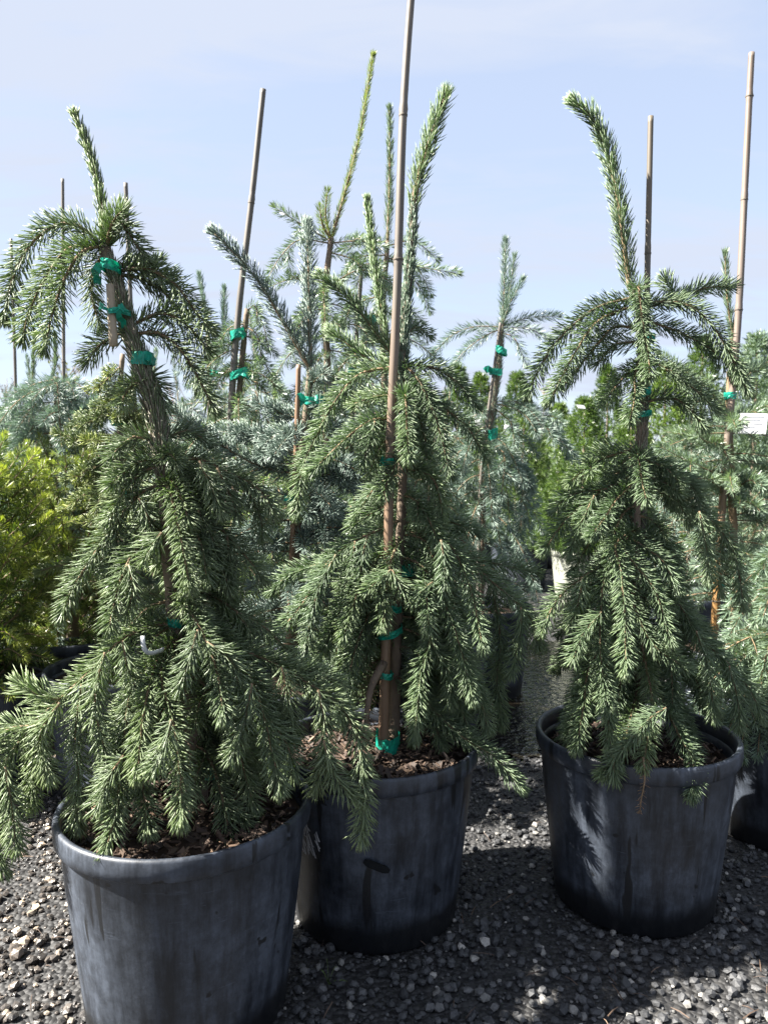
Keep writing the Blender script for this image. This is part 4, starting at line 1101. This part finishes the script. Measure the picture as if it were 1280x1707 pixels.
# ---- weeping blue spruces at the left
Yf = 2.55
f_ = Tree('blue_spruce', 'weeping silver-blue spruce at the left, its arching branches low behind the nearest spruce', 'spruce tree',
          [at(108, 1000, Yf), at(102, 800, Yf), at(97, 700, Yf), at(95, 628, Yf)], MB, .017, .01, 'weeping blue spruces at the left')
for P, d in (([(95, 632), (50, 645), (15, 690), (-5, 740)], .05), ([(95, 640), (70, 662), (35, 710), (15, 770)], .12), ([(97, 640), (130, 640), (160, 680), (170, 730)], .05),
             ([(98, 700), (70, 712), (40, 735), (20, 770)], .15), ([(98, 720), (60, 720), (25, 722)], 0), ([(100, 690), (140, 690), (175, 650)], .12), ([(100, 740), (140, 730), (190, 760)], .15), ([(97, 650), (96, 640), (100, 700), (104, 750)], .2)):
    f_.br(P, Yf, 0, d, sides=4)
zf = lambda v: float(at(97, v, Yf)[2])
f_.fill(zf(960), zf(640), 34, 0.42, 0.22, 0.12, 0.75)
stake([(108, 900), (107, 640), (105, 298)], Yf + .02, .0062, CANE_GREY, 'thin cane behind the left arching top of the nearest spruce', (.5, .8))
row_pot(float(at(108, 1000, Yf)[0]), Yf, 'black pot of the weeping silver-blue spruce at the left')
Yg = 3.0
g_ = Tree('blue_spruce', 'slim blue-green spruce with two low upright shoots at the far left', 'spruce tree',
          [at(45, 960, Yg), at(50, 760, Yg), at(54, 650, Yg)], MG, .015, .008, 'weeping blue spruces at the left')
g_.br([(54, 660), (56, 610), (58, 560)], Yg, 0, 0, sides=0, ang=20)
g_.br([(50, 700), (90, 620), (92, 560)], Yg, 0, 0, sides=0, ang=20)
zg = lambda v: float(at(50, v, Yg)[2])
g_.fill(zg(900), zg(680), 22, 0.40, 0.2, 0.15, 0.6)
stake([(30, 950), (27, 660), (19, 398)], Yg, .0065, CANE_GREY, 'thin short cane at the far left edge', (.4, .8))
row_pot(float(at(45, 960, Yg)[0]), Yg, 'black pot of the slim blue-green spruce at the far left')

# ---- fir with yellow-green tips behind the nearest spruce
Yh = 2.05
h_ = Tree('fir_tree', 'yellow-green fir with flat tiers right behind the nearest spruce', 'fir tree',
          [at(206, 1120, Yh), at(204, 900, Yh), at(200, 760, Yh), at(202, 640, Yh), at(205, 590, Yh)], MF, .014, .006)
for P, d in (([(203, 610), (170, 640), (150, 650)], .04), ([(204, 620), (180, 672), (160, 680)], .06), ([(204, 640), (226, 640), (228, 610)], .05), ([(202, 680), (160, 700), (120, 712)], .05), ([(202, 690), (235, 700), (250, 690)], 0),
             ([(202, 720), (150, 735), (95, 722)], .08), ([(202, 740), (235, 750), (262, 740)], .0), ([(202, 760), (160, 780), (110, 800)], .1), ([(203, 700), (216, 690), (214, 655)], .08), ([(203, 800), (150, 820), (105, 850)], .05), ([(203, 790), (180, 800), (160, 850)], .12)):
    h_.br(P, Yh, 0, d, sides=4)
zh = lambda v: float(at(203, v, Yh)[2])
h_.fill(zh(900), zh(660), 11, 0.20, 0.11, 0.15, 0.15)
h_.fill(zh(1000), zh(880), 8, 0.2, 0.2, 0.15, 0.25)
stake([(232, 1090), (226, 720), (218, 500), (210, 305)], Yh + .02, .0068, CANE_GREY, 'grey cane right of the nearest arching tree top', (.35, .7))
tie(196, 704, Yh - .03, 20, 12, 'small green tie on the dark stem of the yellow-green fir', [(-10, 1, 10)], .02)
tie(204, 818, Yh - .03, 20, 24, 'dark teal tie lower on the stem of the yellow-green fir', [], .02)
row_pot(float(at(206, 1120, Yh)[0]), Yh, 'black pot of the yellow-green fir, behind the nearest pot')

# ---- right of centre: weeping spruce in front of the bright hedge
Yi = 2.95
i_ = Tree('blue_spruce', 'grey-blue weeping spruce with a three-pronged top, between middle and right spruces', 'spruce tree',
          [at(800, 1010, Yi), at(806, 790, Yi), at(822, 680, Yi), at(832, 600, Yi), at(836, 540, Yi)], MB, .016, .009, 'blue spruces of the second row')
i_.clothe(.45, 1, N_BLUE, 1600, 28, .030, .0024, .008, full=False)
for P, d in (([(836, 545), (840, 480), (842, 403)], 0), ([(836, 540), (850, 480), (856, 430)], .02), ([(836, 545), (850, 505), (870, 468)], .05)):
    i_.br(P, Yi, 0, d, sides=0, ang=36)
for P, d in (([(835, 545), (790, 545), (752, 560), (724, 588)], .03), ([(835, 548), (805, 562), (775, 585), (757, 606)], .08), ([(836, 545), (880, 530), (930, 527)], 0), ([(836, 548), (880, 548), (912, 565)], .05), ([(836, 555), (858, 565), (876, 606)], .05)):
    i_.br(P, Yi, 0, d, sides=0, ang=44)
for P, d in (([(824, 672), (880, 690), (930, 730), (966, 772)], .1), ([(824, 680), (862, 720), (872, 800), (868, 840)], .12), ([(822, 680), (795, 690), (770, 720)], .05), ([(824, 670), (870, 672), (920, 705), (945, 760)], 0), ([(812, 770), (870, 790), (870, 860), (860, 930)], .1), ([(810, 780), (840, 800), (850, 880)], .18), ([(815, 740), (840, 760), (835, 830)], .2)):
    i_.br(P, Yi, 0, d, sides=4)
zi = lambda v: float(at(815, v, Yi)[2])
i_.fill(zi(960), zi(700), 26, 0.32, 0.22, 0.12, 1.0)
stake([(796, 1010), (802, 790), (820, 640), (834, 538)], Yi - .03, .007, CANE_GREY, 'grey cane tied to the three-pronged spruce', (.4, .75))
tie(835, 585, Yi - .03, 22, 14, 'upper green tie on the three-pronged spruce', [], .02)
tie(826, 620, Yi - .03, 26, 12, 'middle green tie on the three-pronged spruce with an end to the left', [(-18, -2, 14)], .02)
tie(821, 724, Yi - .03, 20, 22, 'dark green tie low on the three-pronged spruce', [], .02)
row_pot(float(at(800, 1010, Yi)[0]), Yi, 'black pot of the three-pronged spruce beside the puddle')

# ---- right edge: blue spruce with a tall bamboo cane
Yj = 2.3
MJ = Style(N_BLUEG, per_m=1500, nlen=0.030, wid=0.0027, ang=52, full=False, side=0.085, stem_r=.0026, tone=.05)
j_ = Tree('blue_spruce', 'open blue-green spruce at the right edge beside the tall bamboo cane', 'spruce tree',
          [at(1226, 1090, Yj), at(1224, 1000, Yj), at(1220, 840, Yj), at(1214, 700, Yj), at(1216, 620, Yj)], MJ, .015, .009, 'blue spruces of the second row', bark=TWIG)
j_.br([(1216, 620), (1220, 560), (1212, 500), (1208, 424)], Yj, 0, 0, sides=0, ang=22, r0=.006)
for P, d in (([(1215, 690), (1180, 650), (1140, 620), (1100, 590)], .05), ([(1215, 700), (1260, 682), (1300, 672)], .05), ([(1216, 660), (1250, 620), (1285, 600)], 0), ([(1218, 740), (1170, 730), (1110, 720)], .03), ([(1218, 745), (1175, 735), (1158, 715)], .1), ([(1219, 800), (1260, 790), (1290, 770)], .05),
             ([(1219, 800), (1160, 775), (1100, 745)], .1), ([(1220, 830), (1180, 800), (1150, 800)], .12), ([(1220, 860), (1270, 850), (1300, 860)], .05), ([(1220, 870), (1180, 880), (1150, 905)], .0), ([(1222, 920), (1260, 930), (1290, 990)], .1), ([(1222, 900), (1190, 900), (1165, 920)], .0), ([(1222, 820), (1250, 800), (1285, 815)], .12)):
    j_.br(P, Yj, 0, d, sides=5)
zj = lambda v: float(at(1220, v, Yj)[2])
j_.fill(zj(1010), zj(680), 30, 0.26, 0.20, 0.12, 0.35)
stake([(1188, 1075), (1196, 960), (1207, 790), (1228, 555), (1240, 330), (1252, 88)], Yj - .03, .0115, CANE_TALL, 'tall bamboo cane near the right edge, tan below and grey above', (.08, .3, .46, .58, .765, .93), rt=.0085)
tie(1216, 660, Yj - .02, 22, 14, 'dark tie on the open blue-green spruce beside the tall bamboo', [], .02)
tie(1198, 975, Yj - .02, 20, 10, 'dark green tie low on the tall bamboo cane', [], .02)
row_pot(float(at(1226, 1090, Yj)[0]), Yj, 'black pot of the open blue-green spruce at the right edge')
def label_card(u, v, Y, wpx, hpx, rz, rx, label, lines=True):
    s_ = Y / F_PX; W_, H_ = wpx * s_, hpx * s_
    o = link('plant_label', None, None, tuple(at(u, v, Y))); o.rotation_euler = (rx, R(3), rz)
    tag(o, label, 'plant label', 'white plant labels')
    bx = [(x, y, z) for y in (-.0006, .0006) for x, z in ((-W_ / 2, -H_ / 2), (W_ / 2, -H_ / 2), (W_ / 2, H_ / 2), (-W_ / 2, H_ / 2))]
    link('card', mesh_poly('card', bx, [(0, 1, 2, 3), (7, 6, 5, 4), (0, 4, 5, 1), (1, 5, 6, 2), (2, 6, 7, 3), (3, 7, 4, 0)], WHITE), o)
    if lines:
        b = Bag()
        for k in range(4):
            z = H_ * (.28 - .17 * k); l = W_ * (.40, .34, .38, .25)[k]
            b.add(np.array([(-W_ * .38, -.0012, z), (-W_ * .38 + l * 1.9, -.0012, z), (-W_ * .38 + l * 1.9, -.0012, z + H_ * .07), (-W_ * .38, -.0012, z + H_ * .07)]), np.array([(0, 1, 2), (0, 2, 3)]))
        link('print', b.mesh('print', PRINT), o)
    return o
label_card(1254, 706, Yj - .1, 42, 34, R(-30), R(-8), 'white label with faint grey lines hanging at the right edge')
label_card(797, 697, Yi + .04, 14, 34, R(20), R(-25), 'narrow white label beside the cane of the three-pronged spruce', False)
label_card(852, 712, Yi + .02, 24, 9, R(-20), R(-35), 'small tilted white label among grey-blue branches right of the three-pronged stem', False)
label_card(968, 678, 4.6, 16, 8, R(25), R(-40), 'slanted white label on the bright conifers left of the curved-top spruce', False)

# ---- low spruce at the right edge, in the fourth pot
Yk = 1.83
k_ = Tree('weeping_spruce', 'low spruce reaching into the photo from the pot at the right edge', 'spruce tree',
          [at(1325, 1160, Yk), at(1322, 1040, Yk), at(1318, 900, Yk)], MG, .015, .008, 'weeping spruces in black pots')
for P, d in (([(1322, 1050), (1260, 1058), (1205, 1085), (1160, 1120)], .05), ([(1322, 1060), (1240, 1090), (1180, 1140), (1148, 1185)], .1), ([(1322, 1070), (1270, 1120), (1230, 1180), (1222, 1230)], .15), ([(1322, 1080), (1290, 1140), (1268, 1210), (1262, 1260)], .2),
             ([(1322, 1040), (1250, 1070), (1200, 1130), (1190, 1190)], .02), ([(1322, 960), (1290, 980), (1270, 1030)], .1), ([(1320, 930), (1285, 920), (1262, 960)], .0)):
    k_.br(P, Yk, 0, d, sides=4)
zk = lambda v: float(at(1322, v, Yk)[2])
for P, d in (([(1322, 1085), (1262, 1130), (1225, 1190), (1205, 1245)], .17), ([(1322, 1085), (1275, 1150), (1240, 1220), (1236, 1265)], .21), ([(1322, 1070), (1230, 1105), (1172, 1165), (1165, 1205)], .05), ([(1322, 1075), (1250, 1120), (1205, 1180), (1182, 1230)], .10)):
    k_.br(P, Yk, 0, d, sides=5)
k_.fill(zk(1120), zk(920), 30, 0.26, 0.18, 0.12, 1.0)

# ---- yew and green bushes on the left
MY = Style(N_YEW, per_m=1500, nlen=0.026, wid=0.0025, ang=60, full=False, tipg=.5, side=0.075, stem_r=.003, side_len=.55, lift=.1)
Yl = 2.05
def bush(name, label, cat, cu, Y, st, zlo, zhi, rad, n, Lr, up, group=None):
    """bushy shrub: many short branches spread over a rounded crown"""
    x = float(at(cu, 900, Y)[0])
    zt = zhi - 0.16
    T = Tree(name, label, cat, [(x, Y, 0.31), (x + .01, Y, (zlo + zhi) / 2), (x, Y, zt)], st, .02, .008, group)
    for j in range(n):
        th = j * 2.39996 + rng.normal(0, .2)
        kz = (j + rng.random()) / n
        z = zlo + (zhi - zlo) * kz
        rr = rad * (0.95 if kz < .42 else math.sqrt(max(0.06, 1 - (1.72 * (kz - .42)) ** 2.4 * .95))) * rng.uniform(.78, 1.06)
        tip = np.array((x + rr * math.cos(th), Y + rr * math.sin(th), z))
        base = np.array((x + rr * .25 * math.cos(th), Y + rr * .25 * math.sin(th), z - (.13 - .05 * kz) * (1 if up else .4)))
        d = tip - base
        P = [base, base + d * .5 + np.array((0, 0, .01)), tip + np.array((0, 0, (.035 if kz > .3 else -.05) * up))]
        branch(T.root, P, st, origin=T.og)
    return T
yew = bush('yew_bush', 'golden yellow-green yew bush at the left edge', 'yew', -48, Yl, MY, .34, .93, .25, 100, .16, 1.3)
y2 = copy_tree(yew.root); y2.location = (-1.52, 1.98, .31); y2.rotation_euler = (0, 0, 2.1)  # unseen yew added off frame to shade the left yew and ground
y2['label'] = 'unseen golden yew added beyond the left edge to cast shade'
row_pot(-1.52, 1.98, 'black pot of the added shading yew outside the left edge', .95)
row_pot(float(at(-48, 900, Yl)[0]), Yl, 'black pot under the golden yew at the left edge', .95)
MF2 = Style(N_FIR, tipg=.35, per_m=1200, nlen=0.022, wid=0.0026, ang=56, full=False, side=0.05, stem_r=.003, side_len=.5)
bush('fir_bush', 'bushy green fir with upright yellowish shoots beside the golden yew', 'fir bush', 118, 2.45, MF2, .35, .93, .25, 95, .16, 1.6)
row_pot(float(at(118, 900, 2.45)[0]), 2.45, 'black pot under the bushy green fir beside the yew')

# ================================================================== BACK ROWS
def far_spruce(mat, label, seed, n=34, H=1.35, st=None):
    """weeping spruce of the back rows: trunk and one crown"""
    st = st or Style(mat, per_m=600, nlen=0.036, wid=0.0036, ang=52, full=False, side=0.07, stem_r=.004)
    root = link('back_row_spruce', None); tag(root, label, 'spruce tree', 'spruces of the back rows')
    Q, L = smooth_curve([(0, 0, .3), (.01, 0, .7), (-.01, .01, H * .85), (.0, 0, H)], .03)
    V, F = tube(Q, np.linspace(.016, .006, len(Q)), 6)
    link('trunk', mesh_tris('trunk', V, F, BARK, None, True), root)
    bw, bn = Bag(), Bag()
    add_shoot(bw, bn, [(0, 0, H - .02), (.01, 0, H + .1), (.03, .01, H + .28)], st, .005, ang=25)
    for j in range(n):
        kz = (j + rng.random()) / n
        z = .45 + (H - .45) * kz
        L = (.36 - .2 * kz) * rng.uniform(.75, 1.2)
        P = radial(np.array((0, 0, z)), j * 2.39996, L, .2, .8)
        Qb, Lb = add_shoot(bw, bn, P, st, .004, rng.normal(0, .08))
        for q in range(3):
            i = int(len(Qb) * rng.uniform(.25, .75)); t = Qb[min(i + 1, len(Qb) - 1)] - Qb[i - 1]; t /= np.linalg.norm(t)
            d = t + rng.normal(0, .6, 3); d /= np.linalg.norm(d)
            add_shoot(bw, bn, [Qb[i], Qb[i] + d * .06, Qb[i] + d * .11 - np.array((0, 0, .03))], st, .003, .05)
    cr_ = link('crown', bn.mesh('crown', mat, True, True), root)
    link('twigs', bw.mesh('twigs', TWIG, True), root)
    return root
fs = [far_spruce(N_BLUE, '', 1), far_spruce(N_BLUEG, '', 2, H=1.2), far_spruce(N_GREEN2, '', 3, H=1.1)]
spots = [(318, 2.65, 1, .74, 'blue-green third-row spruce right of the nearest trunk'), (452, 2.75, 2, .82, 'green third-row spruce left of the reddish cane'), (716, 2.45, 1, .70, 'blue-green third-row spruce behind the right half of the middle spruce'), (60, 3.7, 0, .85, 'blue back-row spruce behind the left thin canes'), (255, 3.6, 1, .95, 'blue-green back-row spruce seen right of the nearest arching top'), (300, 4.3, 0, .9, 'blue back-row spruce behind the nearest spruce, further right'), (430, 3.5, 0, .95, 'blue back-row spruce behind the leaning grey cane'),
         (470, 3.2, 2, .9, 'green back-row spruce between the leaning cane and the two thick shoots'), (590, 3.4, 0, 1.0, 'blue back-row spruce behind the short grey cane'), (690, 3.5, 1, .9, 'blue-green back-row spruce behind the middle spruce, right of the long cane'), (745, 3.1, 0, .78, 'blue back-row spruce between the long cane and the three-pronged spruce'), (1150, 3.3, 0, .75, 'blue back-row spruce between the slim cane and the tall bamboo'), (1290, 3.2, 1, .8, 'blue-green back-row spruce at the right edge behind the white label'), (160, 3.3, 1, .78, 'blue-green back-row spruce behind the yellow-green fir')]
used = [False] * 3
for (u, Y, k, s, lb) in spots:
    o = fs[k] if not used[k] else copy_tree(fs[k]); used[k] = True
    o.location = (float(at(u, 800, Y)[0]), Y, 0); o.rotation_euler = (0, 0, rng.uniform(0, 6.28)); o.scale = (s, s, s); o['label'] = lb
    row_pot(o.location.x, Y, 'black pot of the ' + lb, sc=.95)

def conifer(mat, H, Rd, n, seed, label, tone=0.0, leaf=.030, wid=.006):
    """dense pyramidal conifer: trunk and a crown of small upright twig tips"""
    root = link('pyramid_conifer', None); tag(root, label, 'conifer', 'bright conifers in the background')
    Q, L = smooth_curve([(0, 0, 0), (0, 0, H * .5), (0, 0, H * .95)], .05)
    V, F = tube(Q, np.linspace(.02, .004, len(Q)), 6); link('trunk', mesh_tris('trunk', V, F, BARK, None, True), root)
    kz = rng.random(n) ** 1.35; th = rng.uniform(0, 6.283, n)
    lob = 1 + .16 * np.sin(5 * th + 3 * kz * 6) + .12 * np.sin(9 * th - kz * 23) + rng.normal(0, .06, n)
    rr = Rd * (1 - kz) ** .8 * lob * np.clip(1 - rng.exponential(.13, n), .15, 1) + .008
    z = .06 * H + kz * H * .93
    c = np.stack([rr * np.cos(th), rr * np.sin(th), z], 1)
    out = np.stack([np.cos(th), np.sin(th), np.full(n, .9)], 1); out /= np.linalg.norm(out, axis=1)[:, None]
    m_ = 9
    C = np.repeat(c, m_, 0); O = np.repeat(out, m_, 0)
    d = O + rng.normal(0, .55, C.shape); d /= np.linalg.norm(d, axis=1)[:, None]
    C = C + O * rng.uniform(-.02, .03, (len(C), 1))
    l = leaf * rng.uniform(.7, 1.2, (len(C), 1))
    s_ = np.cross(d, rng.normal(0, 1, C.shape)); s_ /= np.linalg.norm(s_, axis=1)[:, None]
    V = np.stack([C, C + d * l * .5 + s_ * wid / 2, C + d * l * .5 - s_ * wid / 2, C + d * l], 1).reshape(-1, 3)
    F = (np.arange(len(C))[:, None, None] * 4 + np.array([[0, 1, 2], [1, 3, 2]])[None]).reshape(-1, 3)
    tt = np.clip(np.repeat(rng.normal(.42, .2, n), m_) + tone + rng.normal(0, .08, n * m_), 0, 1)
    link('crown', mesh_tris('crown', V, F, mat, {'tint': np.repeat(tt, 4)}, True), root)
    return root
cf = [conifer(N_ALB, 1.0, .30, 2300, 1, ''), conifer(N_ALB, 1.25, .27, 2300, 2, '', -.05), conifer(N_BLUEG, 1.1, .34, 2300, 3, '')]
cspots = [(972, 4.85, 0, 1.0, 'bright conifer in the cream pot behind the puddle', True), (1050, 4.7, 0, .92, 'bright conifer directly behind the slim cane', False), (872, 5.4, 1, .85, 'dark narrow conifer left of the cream pot', False), (860, 5.6, 1, 1.0, 'narrow conifer with its tip left of the right spruce', False),
          (800, 5.9, 1, 1.02, 'narrow conifer behind the three-pronged spruce, left of its cane', False), (762, 6.3, 1, 1.12, 'narrow conifer tip right of the middle spruce', False), (1105, 5.6, 0, 1.3, 'bright rounded conifer between slim cane and tall bamboo', False), (1165, 6.2, 1, 1.28, 'tall conifer left of the tall bamboo', False),
          (1255, 5.2, 2, 1.32, 'blue-green conifer right of the tall bamboo', False), (1300, 6.0, 0, 1.5, 'bright conifer at the right edge behind all', False), (700, 6.5, 2, 1.0, 'blue-green conifer behind the long cane', False), (1010, 6.4, 1, 1.12, 'conifer tip right of the cream pot', False), (930, 6.6, 0, 1.1, 'bright conifer in the second line above the cream pot', False),
          (400, 6.0, 2, .95, 'blue-green conifer behind the leaning grey cane', False), (330, 6.5, 0, .85, 'bright conifer in the gap right of the nearest spruce', False), (15, 5.0, 0, .95, 'bright conifer at the left edge behind the thin short cane', False), (130, 5.5, 0, .9, 'bright conifer behind the left thin canes', False), (225, 5.2, 2, .9, 'blue-green conifer behind the grey cane at the nearest tree top', False), (520, 6.2, 2, .98, 'blue-green conifer behind the two thick shoots', False), (610, 6.6, 1, .92, 'conifer behind the short grey cane', False)]
used = [False] * 3
CB, CR = body_mesh(CREAM_POT, 40), rim_mesh(CREAM_POT, 40)
for (u, Y, k, s, lb, cream) in cspots:
    o = cf[k] if not used[k] else copy_tree(cf[k]); used[k] = True
    o.location = (float(at(u, 800, Y)[0]), Y, .29); o.rotation_euler = (0, 0, rng.uniform(0, 6.28)); o.scale = (s, s, s); o['label'] = lb
    if cream: row_pot(o.location.x, Y, 'cream pot behind the puddle left of the right spruce', 1.0, (CB, CR), 'potting mix in the cream pot', group='cream nursery pots')
    else: row_pot(o.location.x, Y, 'black pot of the ' + lb, .95)

# ---- bare and red-leaved young trees on the skyline
LEAF_R = plain('red_leaves', (0.16, 0.05, 0.055), .6, .3, .3, 3, .4)
LEAF_G = plain('young_leaves', (0.20, 0.23, 0.08), .6, .3, .3, 3, .4)
def bare_tree(x, Y, H, label, leaf=None, nl=260, spread=.26):
    root = link('young_tree', None, None, (x, Y, 0)); tag(root, label, 'young tree', 'thin young trees on the skyline')
    Q, L = smooth_curve([(0, 0, 0), (rng.normal(0, .03), 0, H * .5), (rng.normal(0, .05), 0, H)], .1)
    V, F = tube(Q, np.linspace(.022, .006, len(Q)), 5); link('trunk', mesh_tris('trunk', V, F, BARK), root)
    b = Bag(); tips = []
    for j in range(26):
        z = H * rng.uniform(.35, .97); th = rng.uniform(0, 6.28); l = (H - z * .6) * spread * rng.uniform(.6, 1.2)
        p = np.array((0, 0, z)); d = np.array((math.cos(th) * .6, math.sin(th) * .6, .75))
        P = [p, p + d * l * .5, p + d * l + np.array((0, 0, .06))]
        Qb, _ = smooth_curve(P, .08); V, F = tube(Qb, np.linspace(.007, .003, len(Qb)), 3); b.add(V, F); tips.append(Qb)
        for q in range(3):
            s_ = Qb[rng.integers(1, len(Qb))]; e = s_ + (d + rng.normal(0, .5, 3)) * l * .35
            Qc, _ = smooth_curve([s_, (s_ + e) / 2 + rng.normal(0, .01, 3), e], .08); V, F = tube(Qc, np.linspace(.004, .002, len(Qc)), 3); b.add(V, F); tips.append(Qc)
    link('twigs', b.mesh('twigs', TWIG), root)
    if leaf is not None:
        al = np.vstack(tips); c = al[rng.integers(0, len(al), nl)] + rng.normal(0, .03, (nl, 3))
        d = rng.normal(0, 1, (nl, 3)); d /= np.linalg.norm(d, axis=1)[:, None]; s_ = np.cross(d, rng.normal(0, 1, (nl, 3))); s_ /= np.linalg.norm(s_, axis=1)[:, None]
        l = rng.uniform(.03, .06, (nl, 1))
        V = np.stack([c, c + d * l * .5 + s_ * l * .3, c + d * l * .5 - s_ * l * .3, c + d * l], 1).reshape(-1, 3)
        F = (np.arange(nl)[:, None, None] * 4 + np.array([[0, 1, 2], [1, 3, 2]])[None]).reshape(-1, 3)
        link('leaves', mesh_tris('leaves', V, F, leaf), root)
for (u, Y, H, lf, n, lb) in [(12, 11, 2.0, None, 0, 'bare thin tree at the far left edge'), (45, 12, 1.85, LEAF_R, 420, 'red-leaved young tree left of the thin cane'), (78, 13, 1.95, None, 0, 'bare thin tree just left of the thin cane'), (118, 10, 2.15, LEAF_G, 320, 'young green-leaved tree beneath the left arching branches'), (140, 13, 1.7, LEAF_R, 300, 'red-leaved young tree under the left arching branches'),
                             (290, 11, 1.85, LEAF_R, 420, 'red-leaved young tree right of the nearest trunk'), (318, 13, 2.0, None, 0, 'bare thin tree between the nearest spruce and the pale shoots'), (375, 12, 2.3, LEAF_G, 260, 'young green-leaved tree behind the pale upright shoots'), (815, 14, 2.3, None, 0, 'bare thin tree behind the three-pronged spruce'), (905, 15, 2.4, None, 0, 'bare thin tree left of the right spruce'), (750, 13, 2.0, None, 0, 'bare thin tree right of the middle spruce'), (165, 12, 2.0, None, 0, 'bare thin tree left of the short pale stick')]:
    bare_tree(float(at(u, 700, Y)[0]), Y, H, lb, lf, n)
# distant shelter belt closing the horizon
def belt():
    n = 5200
    x = rng.uniform(-42, 42, n); y = rng.uniform(24, 28, n); z = rng.random(n) ** .7 * (1.5 + .5 * np.sin(x * .9) * np.sin(x * .37 + 1) + .25 * np.sin(x * 2.3))
    c = np.stack([x, y, z], 1); d = rng.normal(0, 1, (n, 3)); d /= np.linalg.norm(d, axis=1)[:, None]; s_ = np.cross(d, rng.normal(0, 1, (n, 3))); s_ /= np.linalg.norm(s_, axis=1)[:, None]
    l = rng.uniform(.25, .6, (n, 1))
    V = np.stack([c, c + d * l * .5 + s_ * l * .3, c + d * l * .5 - s_ * l * .3, c + d * l], 1).reshape(-1, 3)
    F = (np.arange(n)[:, None, None] * 4 + np.array([[0, 1, 2], [1, 3, 2]])[None]).reshape(-1, 3)
    return mesh_tris('distant_hedge', V, F, N_BLUEG, {'tint': np.repeat(rng.uniform(.2, .7, n), 4)})
bl = link('distant_hedge', belt()); tag(bl, 'distant hedge along the horizon behind the nursery rows', 'hedge', None, 'stuff')
